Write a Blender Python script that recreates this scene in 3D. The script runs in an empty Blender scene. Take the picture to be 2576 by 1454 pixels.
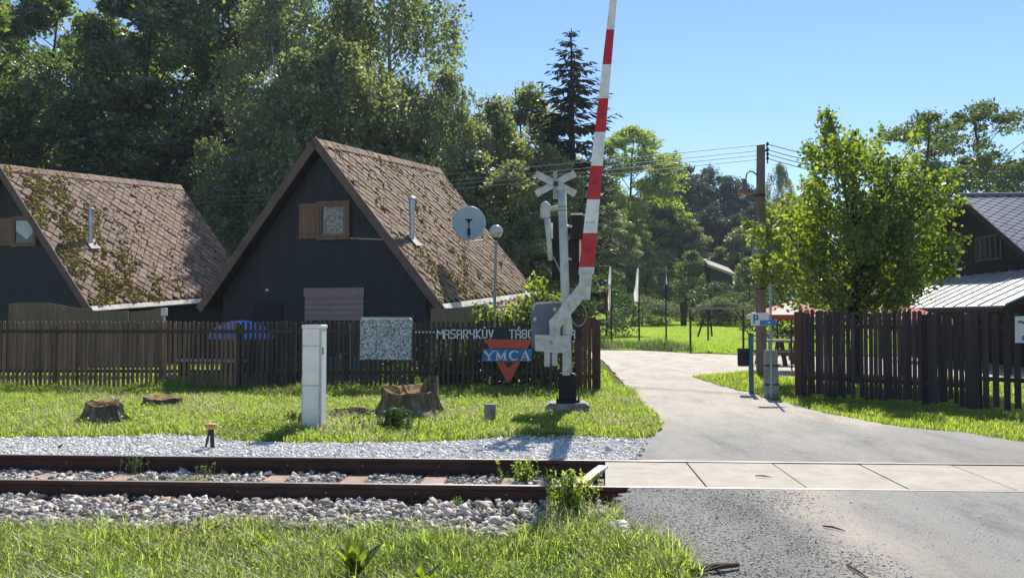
import bpy, math, random
import numpy as np
from mathutils import Matrix, Vector
R0 = random.Random(7)
rng = np.random.default_rng(11)
rad = math.radians
scene = bpy.context.scene
col = scene.collection

# ------------------------------------------------------------------ camera model (2576 x 1454 reference grid)
F = 2200.0; CX, CY = 1288.0, 727.0; CH = 1.573
YAW = rad(3.5); PIT = math.atan(73 / 2200.0)
FW = np.array([-math.sin(YAW) * math.cos(PIT), math.cos(YAW) * math.cos(PIT), math.sin(PIT)])
RT = np.array([math.cos(YAW), math.sin(YAW), 0.0])
UP = np.cross(RT, FW)
EYE = np.array([0, 0, CH])
def ray(u, v): return FW + RT * (u - CX) / F - UP * (v - CY) / F
def G(u, v, z=0.0):
    d = ray(u, v); return EYE + d * (z - CH) / d[2]
def P(u, v, Y):
    d = ray(u, v); return EYE + d * Y / d[1]
def gx(u, v, z=0.0): return float(G(u, v, z)[0])

cd = bpy.data.cameras.new('Camera'); cam = bpy.data.objects.new('Camera', cd); col.objects.link(cam)
cd.sensor_width = 36; cd.lens = 36 * F / 2576; cd.clip_end = 3000; cd.clip_start = 0.05
mw = Matrix(((RT[0], UP[0], -FW[0], 0), (RT[1], UP[1], -FW[1], 0), (RT[2], UP[2], -FW[2], CH), (0, 0, 0, 1)))
cam.matrix_world = mw
scene.camera = cam

# ------------------------------------------------------------------ light
SUN_EL, SUN_AZ = rad(43), rad(8)        # azimuth clockwise from +Y
w = bpy.data.worlds.new('World'); scene.world = w; w.use_nodes = True
nt = w.node_tree
sky = nt.nodes.new('ShaderNodeTexSky'); sky.sky_type = 'NISHITA'; sky.sun_disc = False
sky.sun_elevation = SUN_EL; sky.sun_rotation = SUN_AZ; sky.altitude = 300
sky.air_density = 1.0; sky.dust_density = 0.0; sky.ozone_density = 5.0
nt.links.new(sky.outputs[0], nt.nodes['Background'].inputs[0])
nt.nodes['Background'].inputs[1].default_value = 0.101
sd = bpy.data.lights.new('Sun', 'SUN'); sd.energy = 5.0; sd.angle = rad(0.5); sd.color = (1, .95, .86)
so = bpy.data.objects.new('Sun', sd); col.objects.link(so)
sdir = Vector((math.sin(SUN_AZ) * math.cos(SUN_EL), math.cos(SUN_AZ) * math.cos(SUN_EL), math.sin(SUN_EL)))
so.rotation_euler = sdir.to_track_quat('Z', 'Y').to_euler()
scene.view_settings.view_transform = 'Standard'; scene.view_settings.look = 'None'
scene.view_settings.exposure = 0.6; scene.view_settings.gamma = 1
try:
    scene.cycles.max_bounces = 8; scene.cycles.transmission_bounces = 4; scene.cycles.use_denoising = True
except Exception: pass

# ------------------------------------------------------------------ materials
def lin(r, g, b):
    f = lambda c: (c / 255 / 12.92) if c / 255 <= .04045 else ((c / 255 + .055) / 1.055) ** 2.4
    return (f(r), f(g), f(b))
def _nodes(name):
    m = bpy.data.materials.new(name); m.use_nodes = True
    n = m.node_tree.nodes; l = m.node_tree.links
    return m, n, l, n['Principled BSDF']
def ramp(n, l, src, stops):
    r = n.new('ShaderNodeValToRGB')
    while len(r.color_ramp.elements) < len(stops): r.color_ramp.elements.new(.5)
    for e, (p, c) in zip(r.color_ramp.elements, stops):
        e.position = p; e.color = (*c, 1)
    l.new(src, r.inputs[0]); return r.outputs[0]
def noise(n, l, scale, detail=5, stretch=(1, 1, 1), rough=.6, coord='Object'):
    t = n.new('ShaderNodeTexCoord'); mp = n.new('ShaderNodeMapping'); mp.inputs['Scale'].default_value = stretch
    l.new(t.outputs[coord], mp.inputs[0])
    x = n.new('ShaderNodeTexNoise'); x.inputs['Scale'].default_value = scale; x.inputs['Detail'].default_value = detail
    x.inputs['Roughness'].default_value = rough
    l.new(mp.outputs[0], x.inputs[0]); return x.outputs['Fac']
def mixc(n, l, fac, a, b, mode='MIX'):
    m = n.new('ShaderNodeMix'); m.data_type = 'RGBA'; m.blend_type = mode
    if isinstance(fac, float): m.inputs[0].default_value = fac
    else: l.new(fac, m.inputs[0])
    for s, v in ((6, a), (7, b)):
        if isinstance(v, tuple): m.inputs[s].default_value = (*v, 1)
        else: l.new(v, m.inputs[s])
    return m.outputs[2]
def bump(n, l, b, src, strength, dist=.02):
    x = n.new('ShaderNodeBump'); x.inputs['Strength'].default_value = strength; x.inputs['Distance'].default_value = dist
    l.new(src, x.inputs['Height']); l.new(x.outputs[0], b.inputs['Normal'])
def pm(name, c1, c2=None, scale=4, rough=.8, metallic=0, stretch=(1, 1, 1), bmp=0, island=0, spec=.3, lo=.3, hi=.7, dirt=None, dscale=1.5):
    """noise-mottled surface; island = brightness spread from piece to piece; dirt = colour of blotchy soiling"""
    m, n, l, b = _nodes(name)
    c2 = c2 or tuple(x * .75 for x in c1)
    f = noise(n, l, scale, 6, stretch)
    c = ramp(n, l, f, [(lo, c1), (hi, c2)])
    if dirt:
        f2 = noise(n, l, dscale, 8, rough=.7)
        k = ramp(n, l, f2, [(.44, (0, 0, 0)), (.64, (1, 1, 1))])
        c = mixc(n, l, k, c, dirt)
    if island:
        g = n.new('ShaderNodeNewGeometry')
        k = ramp(n, l, g.outputs['Random Per Island'], [(0, (1 - island,) * 3), (1, (1 + island,) * 3)])
        c = mixc(n, l, 1.0, c, k, 'MULTIPLY')
    l.new(c, b.inputs['Base Color'])
    b.inputs['Roughness'].default_value = rough; b.inputs['Metallic'].default_value = metallic
    b.inputs['Specular IOR Level'].default_value = spec
    if bmp: bump(n, l, b, noise(n, l, scale * 3, 6, stretch), bmp)
    return m
def leafm(name, stops, tstops, trans=.5, gloss=.06, rough=.45):
    """leaf: diffuse + translucent, coloured leaf by leaf"""
    m, n, l, b = _nodes(name); n.remove(b)
    out = n['Material Output']
    g = n.new('ShaderNodeNewGeometry')
    f = noise(n, l, .5, 3)
    ad = n.new('ShaderNodeMath'); ad.operation = 'ADD'; l.new(g.outputs['Random Per Island'], ad.inputs[0]); l.new(f, ad.inputs[1])
    ml = n.new('ShaderNodeMath'); ml.operation = 'MULTIPLY_ADD'; l.new(ad.outputs[0], ml.inputs[0]); ml.inputs[1].default_value = .62; ml.inputs[2].default_value = -.1
    k = len(stops) - 1
    c = ramp(n, l, ml.outputs[0], [(i / k, s) for i, s in enumerate(stops)])
    ct = ramp(n, l, ml.outputs[0], [(i / k, s) for i, s in enumerate(tstops)])
    d = n.new('ShaderNodeBsdfDiffuse'); t = n.new('ShaderNodeBsdfTranslucent'); gl = n.new('ShaderNodeBsdfGlossy')
    gl.inputs['Roughness'].default_value = rough
    l.new(c, d.inputs[0]); l.new(ct, t.inputs[0])
    m1 = n.new('ShaderNodeMixShader'); m1.inputs[0].default_value = trans
    l.new(d.outputs[0], m1.inputs[1]); l.new(t.outputs[0], m1.inputs[2])
    m2 = n.new('ShaderNodeMixShader'); m2.inputs[0].default_value = gloss
    l.new(m1.outputs[0], m2.inputs[1]); l.new(gl.outputs[0], m2.inputs[2])
    l.new(m2.outputs[0], out.inputs[0]); return m

M = {}
M['rail'] = pm('rail_steel_rusty', (.10, .045, .032), (.045, .021, .016), 9, .75, bmp=.3, stretch=(.3, 1, 1))
M['railtop'] = pm('rail_running_band', (.50, .46, .43), (.36, .31, .28), 5, .38, .6, stretch=(.2, 1, 1))
M['plate'] = pm('tie_plate_rust', (.09, .055, .045), (.05, .03, .025), 12, .8)
M['sleeper'] = pm('sleeper_stained', (.50, .32, .235), (.33, .225, .17), 5, .9, bmp=.5, dirt=(.20, .16, .13), island=.15)
M['panel'] = pm('crossing_panel_concrete', (.455, .41, .345), (.39, .35, .29), 3, .85, bmp=.15, dirt=(.36, .30, .235), dscale=3.4, island=.07)
M['dark'] = pm('dark_void', (.012, .012, .013), None, 5, .9)
M['yellow'] = pm('yellow_paint', (.72, .60, .06), (.6, .5, .07), 6, .5, dirt=(.4, .34, .12))
M['white'] = pm('white_paint', (.72, .72, .69), (.62, .62, .6), 3, .5)
M['armwhite'] = pm('arm_white', (.84, .84, .83), (.78, .78, .77), 6, .45, dirt=(.68, .67, .63), dscale=6)
M['armred'] = pm('arm_red', (.56, .030, .035), (.46, .022, .03), 6, .4)
M['armgrey'] = pm('barrier_grey_paint', (.64, .64, .60), (.54, .54, .51), 5, .5, dirt=(.40, .385, .33), dscale=7)
M['mast'] = pm('mast_pale_grey', (.60, .63, .57), (.52, .55, .50), 4, .5, dirt=(.42, .44, .38), dscale=5, stretch=(1, 1, .3))
M['bluegrey'] = pm('drive_box_grey', (.18, .195, .235), (.14, .155, .19), 4, .5)
M['black'] = pm('black_enamel', (.012, .012, .015), (.02, .02, .024), 6, .5, spec=.2)
M['blackmatte'] = pm('black_matte', (.014, .013, .014), (.024, .023, .024), 6, .7)
M['cabinet'] = pm('cabinet_grp', (.90, .89, .83), (.84, .83, .78), 3, .55, dirt=(.76, .74, .66), dscale=4)
M['cabside'] = pm('cabinet_side_grp', (.86, .86, .84), (.80, .80, .78), 3, .5)
M['concrete'] = pm('concrete_old', (.40, .385, .35), (.26, .25, .22), 5, .92, bmp=.6, dirt=(.17, .165, .13), dscale=4)
M['stone'] = pm('speckled_slab', (.68, .68, .67), (.14, .15, .18), 30, .7, lo=.43, hi=.58, bmp=.2)
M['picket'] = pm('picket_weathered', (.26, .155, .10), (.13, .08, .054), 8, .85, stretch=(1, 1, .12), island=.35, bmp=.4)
M['picketdark'] = pm('picket_dark_shade', (.082, .060, .052), (.042, .032, .030), 8, .8, stretch=(1, 1, .12), island=.3, bmp=.4)  # picket wood with the cabin's shade put in its colour; also dark rails, trim
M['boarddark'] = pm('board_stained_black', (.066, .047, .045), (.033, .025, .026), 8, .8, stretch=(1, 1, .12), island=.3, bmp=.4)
M['picketred'] = pm('picket_redbrown', (.13, .055, .045), (.07, .03, .026), 8, .8, stretch=(1, 1, .12), island=.3, bmp=.4)
M['housewall'] = pm('dark_stained_boarding', (.036, .038, .049), (.022, .023, .031), 6, .75, stretch=(1, 1, .2), spec=.35, bmp=.3)
def wallm():
    m, n, l, b = _nodes('dark_stained_boards')
    c = ramp(n, l, noise(n, l, 5, 6, (1, 1, .14)), [(.3, (.015, .016, .021)), (.5, (.019, .020, .026)), (.72, (.030, .029, .032))])
    t = n.new('ShaderNodeTexCoord'); sx = n.new('ShaderNodeSeparateXYZ'); l.new(t.outputs['Object'], sx.inputs[0])
    q = n.new('ShaderNodeMath'); q.operation = 'PINGPONG'; l.new(sx.outputs['X'], q.inputs[0]); q.inputs[1].default_value = .085
    k = ramp(n, l, q.outputs[0], [(.0, (.45, .45, .45)), (.010, (1, 1, 1))])
    c = mixc(n, l, 1.0, c, k, 'MULTIPLY'); l.new(c, b.inputs['Base Color']); b.inputs['Roughness'].default_value = .7
    bump(n, l, b, noise(n, l, 14, 6, (1, 1, .12)), .4); return m
M['housewall'] = wallm()
M['barge'] = pm('barge_board_brown', (.19, .125, .11), (.115, .078, .07), 7, .8, stretch=(.4, .4, .4), bmp=.3)
M['gutter'] = pm('eaves_board_pale', (.78, .71, .62), (.64, .57, .49), 6, .8, dirt=(.48, .41, .34))
M['tile'] = pm('roof_shingle_pinkgrey', (.38, .24, .18), (.225, .135, .10), 3.5, .88, bmp=.5, island=.28, dirt=(.24, .175, .11), dscale=1.3)
M['tileb'] = pm('roof_shingle_brown', (.29, .172, .125), (.165, .098, .072), 3.0, .9, bmp=.5, island=.3, dirt=(.21, .155, .07), dscale=.9)
M['underlay'] = pm('roof_underlay', (.03, .022, .02), (.05, .035, .03), 6, .95)
M['slate'] = pm('slate_bluegrey', (.22, .22, .255), (.165, .165, .195), 3, .45, island=.12, spec=.6)
M['moss'] = pm('roof_moss', (.50, .39, .08), (.26, .21, .05), 14, 1, bmp=1, island=.4)
M['zinc'] = pm('zinc_flue', (.55, .56, .57), (.36, .37, .39), 5, .35, .7)
M['winwood'] = pm('window_frame_orange_wood', (.24, .125, .07), (.16, .082, .048), 6, .6, stretch=(1, 1, .2))
M['glass'] = pm('window_glass_dark', (.02, .025, .03), None, 3, .08, spec=.8)
M['curtain'] = pm('lace_curtain', (.42, .385, .36), (.19, .17, .16), 16, .9, lo=.42, hi=.58)
M['curtwhite'] = pm('white_curtain', (.62, .66, .70), (.50, .54, .58), 4, .9)
M['hatch'] = pm('hatch_board_faded', (.34, .24, .215), (.25, .18, .165), 5, .85, stretch=(.3, 1, 2))
M['reed'] = pm('reed_screen', (.38, .29, .18), (.23, .175, .11), 30, .9, stretch=(1, 1, .05), bmp=.5, dirt=(.24, .19, .13))
M['dish'] = pm('dish_pale_blue', (.40, .49, .55), (.37, .45, .51), 2, .45)
M['galv'] = pm('galvanised_tube', (.33, .34, .33), (.25, .26, .255), 8, .5, .4)
M['globe'] = pm('frosted_globe', (.55, .56, .55), (.5, .5, .5), 5, .2, spec=.6)
M['signgreen'] = pm('sign_board_green', (.012, .03, .026), (.018, .04, .033), 6, .6)
M['letter'] = pm('letter_pale', (.84, .86, .83), (.74, .77, .73), 9, .7)
M['signred'] = pm('sign_red', (.62, .095, .07), (.52, .08, .06), 5, .55)
M['signblue'] = pm('sign_blue', (.05, .18, .40), (.04, .15, .34), 5, .5)
M['bluetarp'] = pm('blue_tarpaulin', (.12, .36, .85), (.08, .27, .72), 3, .5)
M['teal'] = pm('teal_panel', (.05, .20, .25), (.04, .16, .20), 5, .6)
M['bark'] = pm('bark_dark', (.05, .04, .032), (.025, .02, .017), 7, .95, stretch=(1, 1, .25), bmp=1)
M['barkpale'] = pm('bark_birch', (.42, .41, .38), (.06, .05, .045), 5, .85, stretch=(.5, .5, 2.2), lo=.5, hi=.62)
M['stump'] = pm('stump_wood', (.30, .22, .155), (.07, .055, .042), 9, .95, stretch=(1, 1, .16), bmp=1, dirt=(.10, .085, .04), dscale=6, lo=.42, hi=.58)
M['stumpgrey'] = pm('stump_weathered', (.30, .225, .14), (.085, .066, .045), 9, .95, stretch=(1, 1, .16), bmp=1, dirt=(.13, .11, .05), dscale=6, lo=.42, hi=.58)
M['stumptop'] = pm('stump_cut_face', (.44, .25, .09), (.18, .115, .06), 9, .95, bmp=.8, dirt=(.08, .07, .03), dscale=4)
M['polewood'] = pm('pole_wood', (.27, .20, .165), (.16, .12, .10), 6, .9, stretch=(1, 1, .12), bmp=.6)
M['wire'] = pm('wire_aluminium', (.16, .17, .18), None, 3, .5)
M['darkmetal'] = pm('dark_painted_metal', (.018, .02, .02), (.03, .03, .03), 6, .5)
M['rustmetal'] = pm('rust_brown_metal', (.07, .04, .03), (.04, .025, .02), 8, .7)
M['bluepost'] = pm('blue_post_paint', (.055, .14, .20), (.04, .10, .15), 6, .55)
M['palepost'] = pm('pale_green_post', (.27, .36, .37), (.22, .30, .31), 6, .5)
M['metalroof'] = pm('standing_seam_sheet', (.52, .52, .49), (.42, .42, .40), 2, .42, .15, dirt=(.36, .35, .33), stretch=(3, .4, 1))
M['umbred'] = pm('red_canvas', (.55, .11, .09), (.45, .08, .07), 4, .8)
M['umbpale'] = pm('pale_canvas', (.66, .56, .48), (.60, .50, .43), 4, .8)
M['flagwhite'] = leafm('flag_white_cloth', [(.8, .8, .82)] * 2, [(.85, .85, .88)] * 2, .45, .02)
M['flagred'] = pm('flag_red', (.5, .05, .06), None, 4, .8)
M['flagblue'] = pm('flag_blue', (.02, .06, .26), None, 4, .8)
M['tablewood'] = pm('picnic_wood_grey', (.12, .10, .085), (.06, .05, .045), 7, .85, stretch=(.2, 1, 1))
M['shedroof'] = pm('shed_roof_pale', (.42, .36, .29), (.33, .28, .23), 4, .8)
M['dirtmound'] = pm('bare_soil', (.16, .105, .075), (.08, .055, .04), 7, 1, bmp=1)
M['twig'] = pm('dead_wood', (.13, .085, .06), (.06, .045, .035), 9, .95, stretch=(.3, 1, 1), bmp=.6)
# leaves and grass
M['grassnear'] = leafm('grass_near_blade', [(.035, .07, .014), (.12, .20, .032), (.20, .30, .05), (.55, .50, .24)], [(.10, .21, .02), (.38, .56, .045), (.64, .76, .10), (.82, .76, .36)], .62, .05, .5)
M['grassfar'] = leafm('grass_verge_blade', [(.06, .11, .018), (.10, .17, .026), (.16, .23, .036), (.32, .30, .12)], [(.24, .40, .035), (.40, .56, .05), (.55, .68, .07), (.62, .58, .2)], .64, .05, .5)
M['grassmeadow'] = leafm('grass_meadow_blade', [(.08, .14, .018), (.12, .2, .025), (.17, .26, .035)], [(.28, .46, .03), (.40, .58, .04), (.52, .66, .06)], .6, .06)
M['weed'] = leafm('weed_leaf', [(.04, .08, .018), (.06, .11, .02), (.09, .14, .03)], [(.12, .24, .03), (.2, .33, .04), (.28, .38, .06)], .5, .08)
M['beech'] = leafm('leaf_dark_broad', [(.022, .042, .016), (.038, .066, .018), (.065, .10, .024), (.14, .16, .05)], [(.05, .10, .016), (.11, .19, .024), (.30, .40, .045), (.62, .64, .14)], .52, .10, .4)
M['birch'] = leafm('leaf_birch', [(.042, .066, .034), (.075, .105, .045), (.115, .145, .06), (.19, .195, .10)], [(.14, .20, .05), (.25, .33, .07), (.40, .46, .10), (.58, .56, .22)], .52, .10, .45)
M['spruce'] = leafm('needle_spruce', [(.024, .036, .03), (.036, .05, .038), (.058, .062, .046)], [(.02, .034, .018), (.03, .05, .022), (.045, .05, .02)], .25, .02, .6)
M['pine'] = leafm('needle_pine', [(.03, .045, .032), (.045, .064, .04), (.07, .09, .052)], [(.05, .085, .035), (.08, .12, .045), (.13, .17, .06)], .4, .08)
M['bright'] = leafm('leaf_bright_green', [(.05, .085, .02), (.075, .12, .024), (.115, .165, .034)], [(.26, .40, .03), (.46, .60, .04), (.66, .76, .08)], .6, .08)
M['linden'] = leafm('leaf_linden', [(.03, .058, .012), (.05, .09, .016), (.08, .125, .022)], [(.12, .21, .014), (.30, .43, .02), (.70, .78, .06)], .52, .07, .45)
M['robinia'] = leafm('leaf_robinia', [(.03, .052, .022), (.05, .078, .028), (.08, .11, .038)], [(.09, .16, .03), (.16, .24, .04), (.26, .33, .06)], .5, .10)
M['shrub'] = leafm('leaf_shrub', [(.022, .042, .014), (.036, .064, .018), (.06, .09, .024)], [(.04, .10, .016), (.09, .17, .022), (.17, .26, .035)], .42, .06)
M['palebush'] = leafm('leaf_pale_flowering', [(.06, .09, .03), (.10, .13, .05), (.22, .22, .13)], [(.12, .2, .05), (.2, .28, .08), (.34, .36, .2)], .45, .04)

def asphalt(name, near):
    """worn asphalt; the far lane turns to sandy hardcore past the crossing, the near ramp has a gravelly side, a sandy seam and a smooth lane"""
    m, n, l, b = _nodes(name)
    asp = ramp(n, l, noise(n, l, 70, 6, rough=.75), [(.3, (.20, .195, .185)), (.5, (.33, .32, .30)), (.7, (.47, .45, .415))])
    sm = ramp(n, l, noise(n, l, 60, 6, rough=.75), [(.3, (.34, .325, .30)), (.7, (.58, .55, .50))])
    sand = ramp(n, l, noise(n, l, 22, 7, rough=.7), [(.3, (.50, .435, .36)), (.7, (.74, .665, .565))])
    t = n.new('ShaderNodeTexCoord'); sx = n.new('ShaderNodeSeparateXYZ'); l.new(t.outputs['Object'], sx.inputs[0])
    wob = noise(n, l, .9, 7, (1, .45, 1), .65)
    ad = n.new('ShaderNodeMath'); ad.operation = 'MULTIPLY_ADD'; l.new(wob, ad.inputs[0]); ad.inputs[1].default_value = 1.5 if near else 7.0; l.new(sx.outputs['X' if near else 'Y'], ad.inputs[2])
    def band(lo, hi):
        k = n.new('ShaderNodeMapRange'); k.interpolation_type = 'SMOOTHSTEP'; l.new(ad.outputs[0], k.inputs[0]); k.inputs[1].default_value = lo; k.inputs[2].default_value = hi; return k.outputs[0]
    if near:
        c = mixc(n, l, band(2.35, 2.75), asp, sand); c = mixc(n, l, band(2.85, 3.35), c, sm)
    else:
        c = mixc(n, l, band(15.6, 18.2), mixc(n, l, .55, asp, sm), sand)
    big = ramp(n, l, noise(n, l, .7, 6, (1.6, .5, 1), .65), [(.42, (0, 0, 0)), (.64, (.7, .7, .7))])
    pt = ramp(n, l, noise(n, l, 1.1, 9, (1.5, .45, 1), .72), [(.32, (.60, .60, .61)), (.5, (.97, .965, .955)), (.68, (1.12, 1.11, 1.09))]); c = mixc(n, l, 1.0, c, pt, 'MULTIPLY')
    c = mixc(n, l, big, c, sm if near else ramp(n, l, noise(n, l, 30, 5), [(.3, (.42, .39, .35)), (.7, (.62, .575, .51))]))
    l.new(c, b.inputs['Base Color']); b.inputs['Roughness'].default_value = .9; b.inputs['Specular IOR Level'].default_value = .2
    bump(n, l, b, noise(n, l, 60, 6, rough=.75), 1.0, .03); return m
M['road'] = asphalt('road_worn_asphalt', False)
M['roadnear'] = asphalt('road_ramp_asphalt', True)
def groundm():
    m, n, l, b = _nodes('ground_turf')
    a = ramp(n, l, noise(n, l, 2.5, 8, rough=.7), [(.3, (.07, .10, .02)), (.55, (.12, .15, .03)), (.75, (.20, .17, .075))])
    l.new(a, b.inputs['Base Color']); b.inputs['Roughness'].default_value = 1; b.inputs['Specular IOR Level'].default_value = .05
    bump(n, l, b, noise(n, l, 14, 6), 1.0, .05); return m
M['ground'] = groundm()
def meadowm():
    m, n, l, b = _nodes('meadow_turf')
    a = ramp(n, l, noise(n, l, .35, 9, (1, .6, 1), .7), [(.3, (.22, .34, .035)), (.55, (.30, .42, .045)), (.75, (.38, .44, .08))])
    l.new(a, b.inputs['Base Color']); b.inputs['Roughness'].default_value = 1; b.inputs['Specular IOR Level'].default_value = .03
    bump(n, l, b, noise(n, l, 3, 6), .8, .1); return m
M['meadow'] = meadowm()
M['bed'] = pm('ballast_bed_fines', (.13, .11, .09), (.07, .06, .05), 12, 1, bmp=1)
M['fines'] = pm('gravel_fines', (.70, .68, .65), (.50, .48, .45), 40, 1, bmp=1)
def stonem(name, stops):
    m, n, l, b = _nodes(name)
    g = n.new('ShaderNodeNewGeometry'); k = len(stops) - 1
    c = ramp(n, l, g.outputs['Random Per Island'], [(i / k, s) for i, s in enumerate(stops)])
    c = mixc(n, l, 1.0, c, ramp(n, l, noise(n, l, 30, 4), [(.3, (.75,) * 3), (.7, (1.1,) * 3)]), 'MULTIPLY')
    l.new(c, b.inputs['Base Color']); b.inputs['Roughness'].default_value = .85; b.inputs['Specular IOR Level'].default_value = .3
    return m
M['ballast'] = stonem('ballast_stone', [(.14, .13, .13), (.40, .35, .30), (.70, .64, .57), (.42, .29, .20), (.88, .83, .76), (.22, .21, .22), (.54, .48, .42), (.30, .27, .25)])
M['gravel'] = stonem('gravel_chip', [(.62, .61, .59), (.82, .80, .77), (.90, .89, .86), (.72, .66, .58), (.48, .47, .47)])
M['chip'] = stonem('loose_chip', [(.16, .15, .14), (.32, .305, .285), (.55, .53, .50), (.24, .21, .18), (.42, .40, .37)])

# ------------------------------------------------------------------ mesh helpers
WM = {}                                                   # world matrix of every Empty / parent
def tagp(o, label=None, cat=None, group=None, kind=None):
    if label: o['label'] = label
    if cat: o['category'] = cat
    if group: o['group'] = group
    if kind: o['kind'] = kind
    return o
def thing(name, label, cat, loc=(0, 0, 0), rotz=0.0, group=None):
    o = bpy.data.objects.new(name, None); col.objects.link(o); o.empty_display_size = .2
    o.location = loc; o.rotation_euler = (0, 0, rotz)
    WM[o] = Matrix.Translation(Vector(loc)) @ Matrix.Rotation(rotz, 4, 'Z')
    return tagp(o, label, cat, group)

class MB:
    def __init__(s): s.v = []; s.f = []; s.m = []
    def add(s, verts, faces, mi=0):
        o = len(s.v); s.v += [tuple(map(float, p)) for p in verts]
        s.f += [[i + o for i in f] for f in faces]; s.m += [mi] * len(faces); return s
    def quad(s, a, b, c, d, mi=0): return s.add([a, b, c, d], [[0, 1, 2, 3]], mi)
    def poly(s, pts, mi=0): return s.add(pts, [list(range(len(pts)))], mi)
    def box(s, lo, hi, mi=0, bev=0.0):
        (x0, y0, z0), (x1, y1, z1) = lo, hi
        if bev <= 0:
            return s.add([(x0, y0, z0), (x1, y0, z0), (x1, y1, z0), (x0, y1, z0), (x0, y0, z1), (x1, y0, z1), (x1, y1, z1), (x0, y1, z1)],
                         [[0, 3, 2, 1], [4, 5, 6, 7], [0, 1, 5, 4], [1, 2, 6, 5], [2, 3, 7, 6], [3, 0, 4, 7]], mi)
        b = bev                                             # chamfered vertical and top edges
        def ringpts(i, z): return [(x0 + i + b, y0 + i, z), (x1 - i - b, y0 + i, z), (x1 - i, y0 + i + b, z), (x1 - i, y1 - i - b, z), (x1 - i - b, y1 - i, z), (x0 + i + b, y1 - i, z), (x0 + i, y1 - i - b, z), (x0 + i, y0 + i + b, z)]
        pts = ringpts(0, z0) + ringpts(0, z1 - b) + ringpts(b * .8, z1)
        fs = [list(range(7, -1, -1))]
        for r in (0, 8):
            fs += [[r + k, r + (k + 1) % 8, r + 8 + (k + 1) % 8, r + 8 + k] for k in range(8)]
        fs.append(list(range(16, 24)))
        return s.add(pts, fs, mi)
    def bar(s, a, b, w, h=None, mi=0, up=(0, 0, 1), taper=1.0):
        a, b = Vector(a), Vector(b); h = h or w; d = (b - a).normalized(); u = Vector(up)
        if abs(d.dot(u)) > .98: u = Vector((0, 1, 0))
        x = d.cross(u).normalized(); y = x.cross(d).normalized(); pts = []
        for p, k in ((a, 1), (b, taper)):
            for sx, sy in ((-1, -1), (1, -1), (1, 1), (-1, 1)): pts.append(p + x * sx * w * .5 * k + y * sy * h * .5 * k)
        return s.add(pts, [[3, 2, 1, 0], [4, 5, 6, 7], [0, 1, 5, 4], [1, 2, 6, 5], [2, 3, 7, 6], [3, 0, 4, 7]], mi)
    def tube(s, pts, r, n=8, mi=0, cap=True):
        pts = [Vector(p) for p in pts]; rs = list(r) if hasattr(r, '__len__') else [r] * len(pts); o = []
        prev = None
        for i, p in enumerate(pts):
            d = (pts[min(i + 1, len(pts) - 1)] - pts[max(i - 1, 0)]).normalized()
            if prev is None:
                u = Vector((0, 0, 1)) if abs(d.z) < .9 else Vector((1, 0, 0)); x = d.cross(u).normalized()
            else: x = (prev - d * prev.dot(d)).normalized()
            prev = x; y = d.cross(x)
            o += [p + (x * math.cos(k * 2 * math.pi / n) + y * math.sin(k * 2 * math.pi / n)) * rs[i] for k in range(n)]
        fs = []
        for i in range(len(pts) - 1):
            fs += [[i * n + k, i * n + (k + 1) % n, (i + 1) * n + (k + 1) % n, (i + 1) * n + k] for k in range(n)]
        if cap: fs += [list(range(n - 1, -1, -1)), list(range((len(pts) - 1) * n, len(pts) * n))]
        return s.add(o, fs, mi)
    def lathe(s, base, prof, n=16, mi=0):
        base = Vector(base); o = []
        for r, z in prof: o += [base + Vector((r * math.cos(k * 2 * math.pi / n), r * math.sin(k * 2 * math.pi / n), z)) for k in range(n)]
        fs = [list(range(n - 1, -1, -1)), list(range((len(prof) - 1) * n, len(prof) * n))]
        for i in range(len(prof) - 1):
            fs += [[i * n + k, i * n + (k + 1) % n, (i + 1) * n + (k + 1) % n, (i + 1) * n + k] for k in range(n)]
        return s.add(o, fs, mi)
    def prism(s, pts, dv, mi=0):
        """planar outline pts pushed along dv"""
        n = len(pts); dv = Vector(dv); q = [Vector(p) for p in pts]
        fs = [list(range(n - 1, -1, -1)), list(range(n, 2 * n))] + [[k, (k + 1) % n, n + (k + 1) % n, n + k] for k in range(n)]
        return s.add(q + [p + dv for p in q], fs, mi)
    def build(s, name, mats, parent=None, local=False, smooth=False, label=None):
        me = bpy.data.meshes.new(name)
        vs = s.v
        if parent is not None and not local:
            inv = WM[parent].inverted(); vs = [inv @ Vector(p) for p in vs]
        me.from_pydata(vs, [], s.f)
        for m in (mats if isinstance(mats, (list, tuple)) else [mats]): me.materials.append(m if not isinstance(m, str) else M[m])
        me.polygons.foreach_set('material_index', s.m)
        if smooth: me.polygons.foreach_set('use_smooth', [True] * len(s.f))
        me.update()
        import bmesh
        bm = bmesh.new(); bm.from_mesh(me); bmesh.ops.recalc_face_normals(bm, faces=bm.faces); bm.to_mesh(me); bm.free()
        o = bpy.data.objects.new(name, me); col.objects.link(o)
        if parent is not None: o.parent = parent; WM[o] = WM[parent]
        else: WM[o] = Matrix.Identity(4)
        if label: o['label'] = label
        return o

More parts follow.
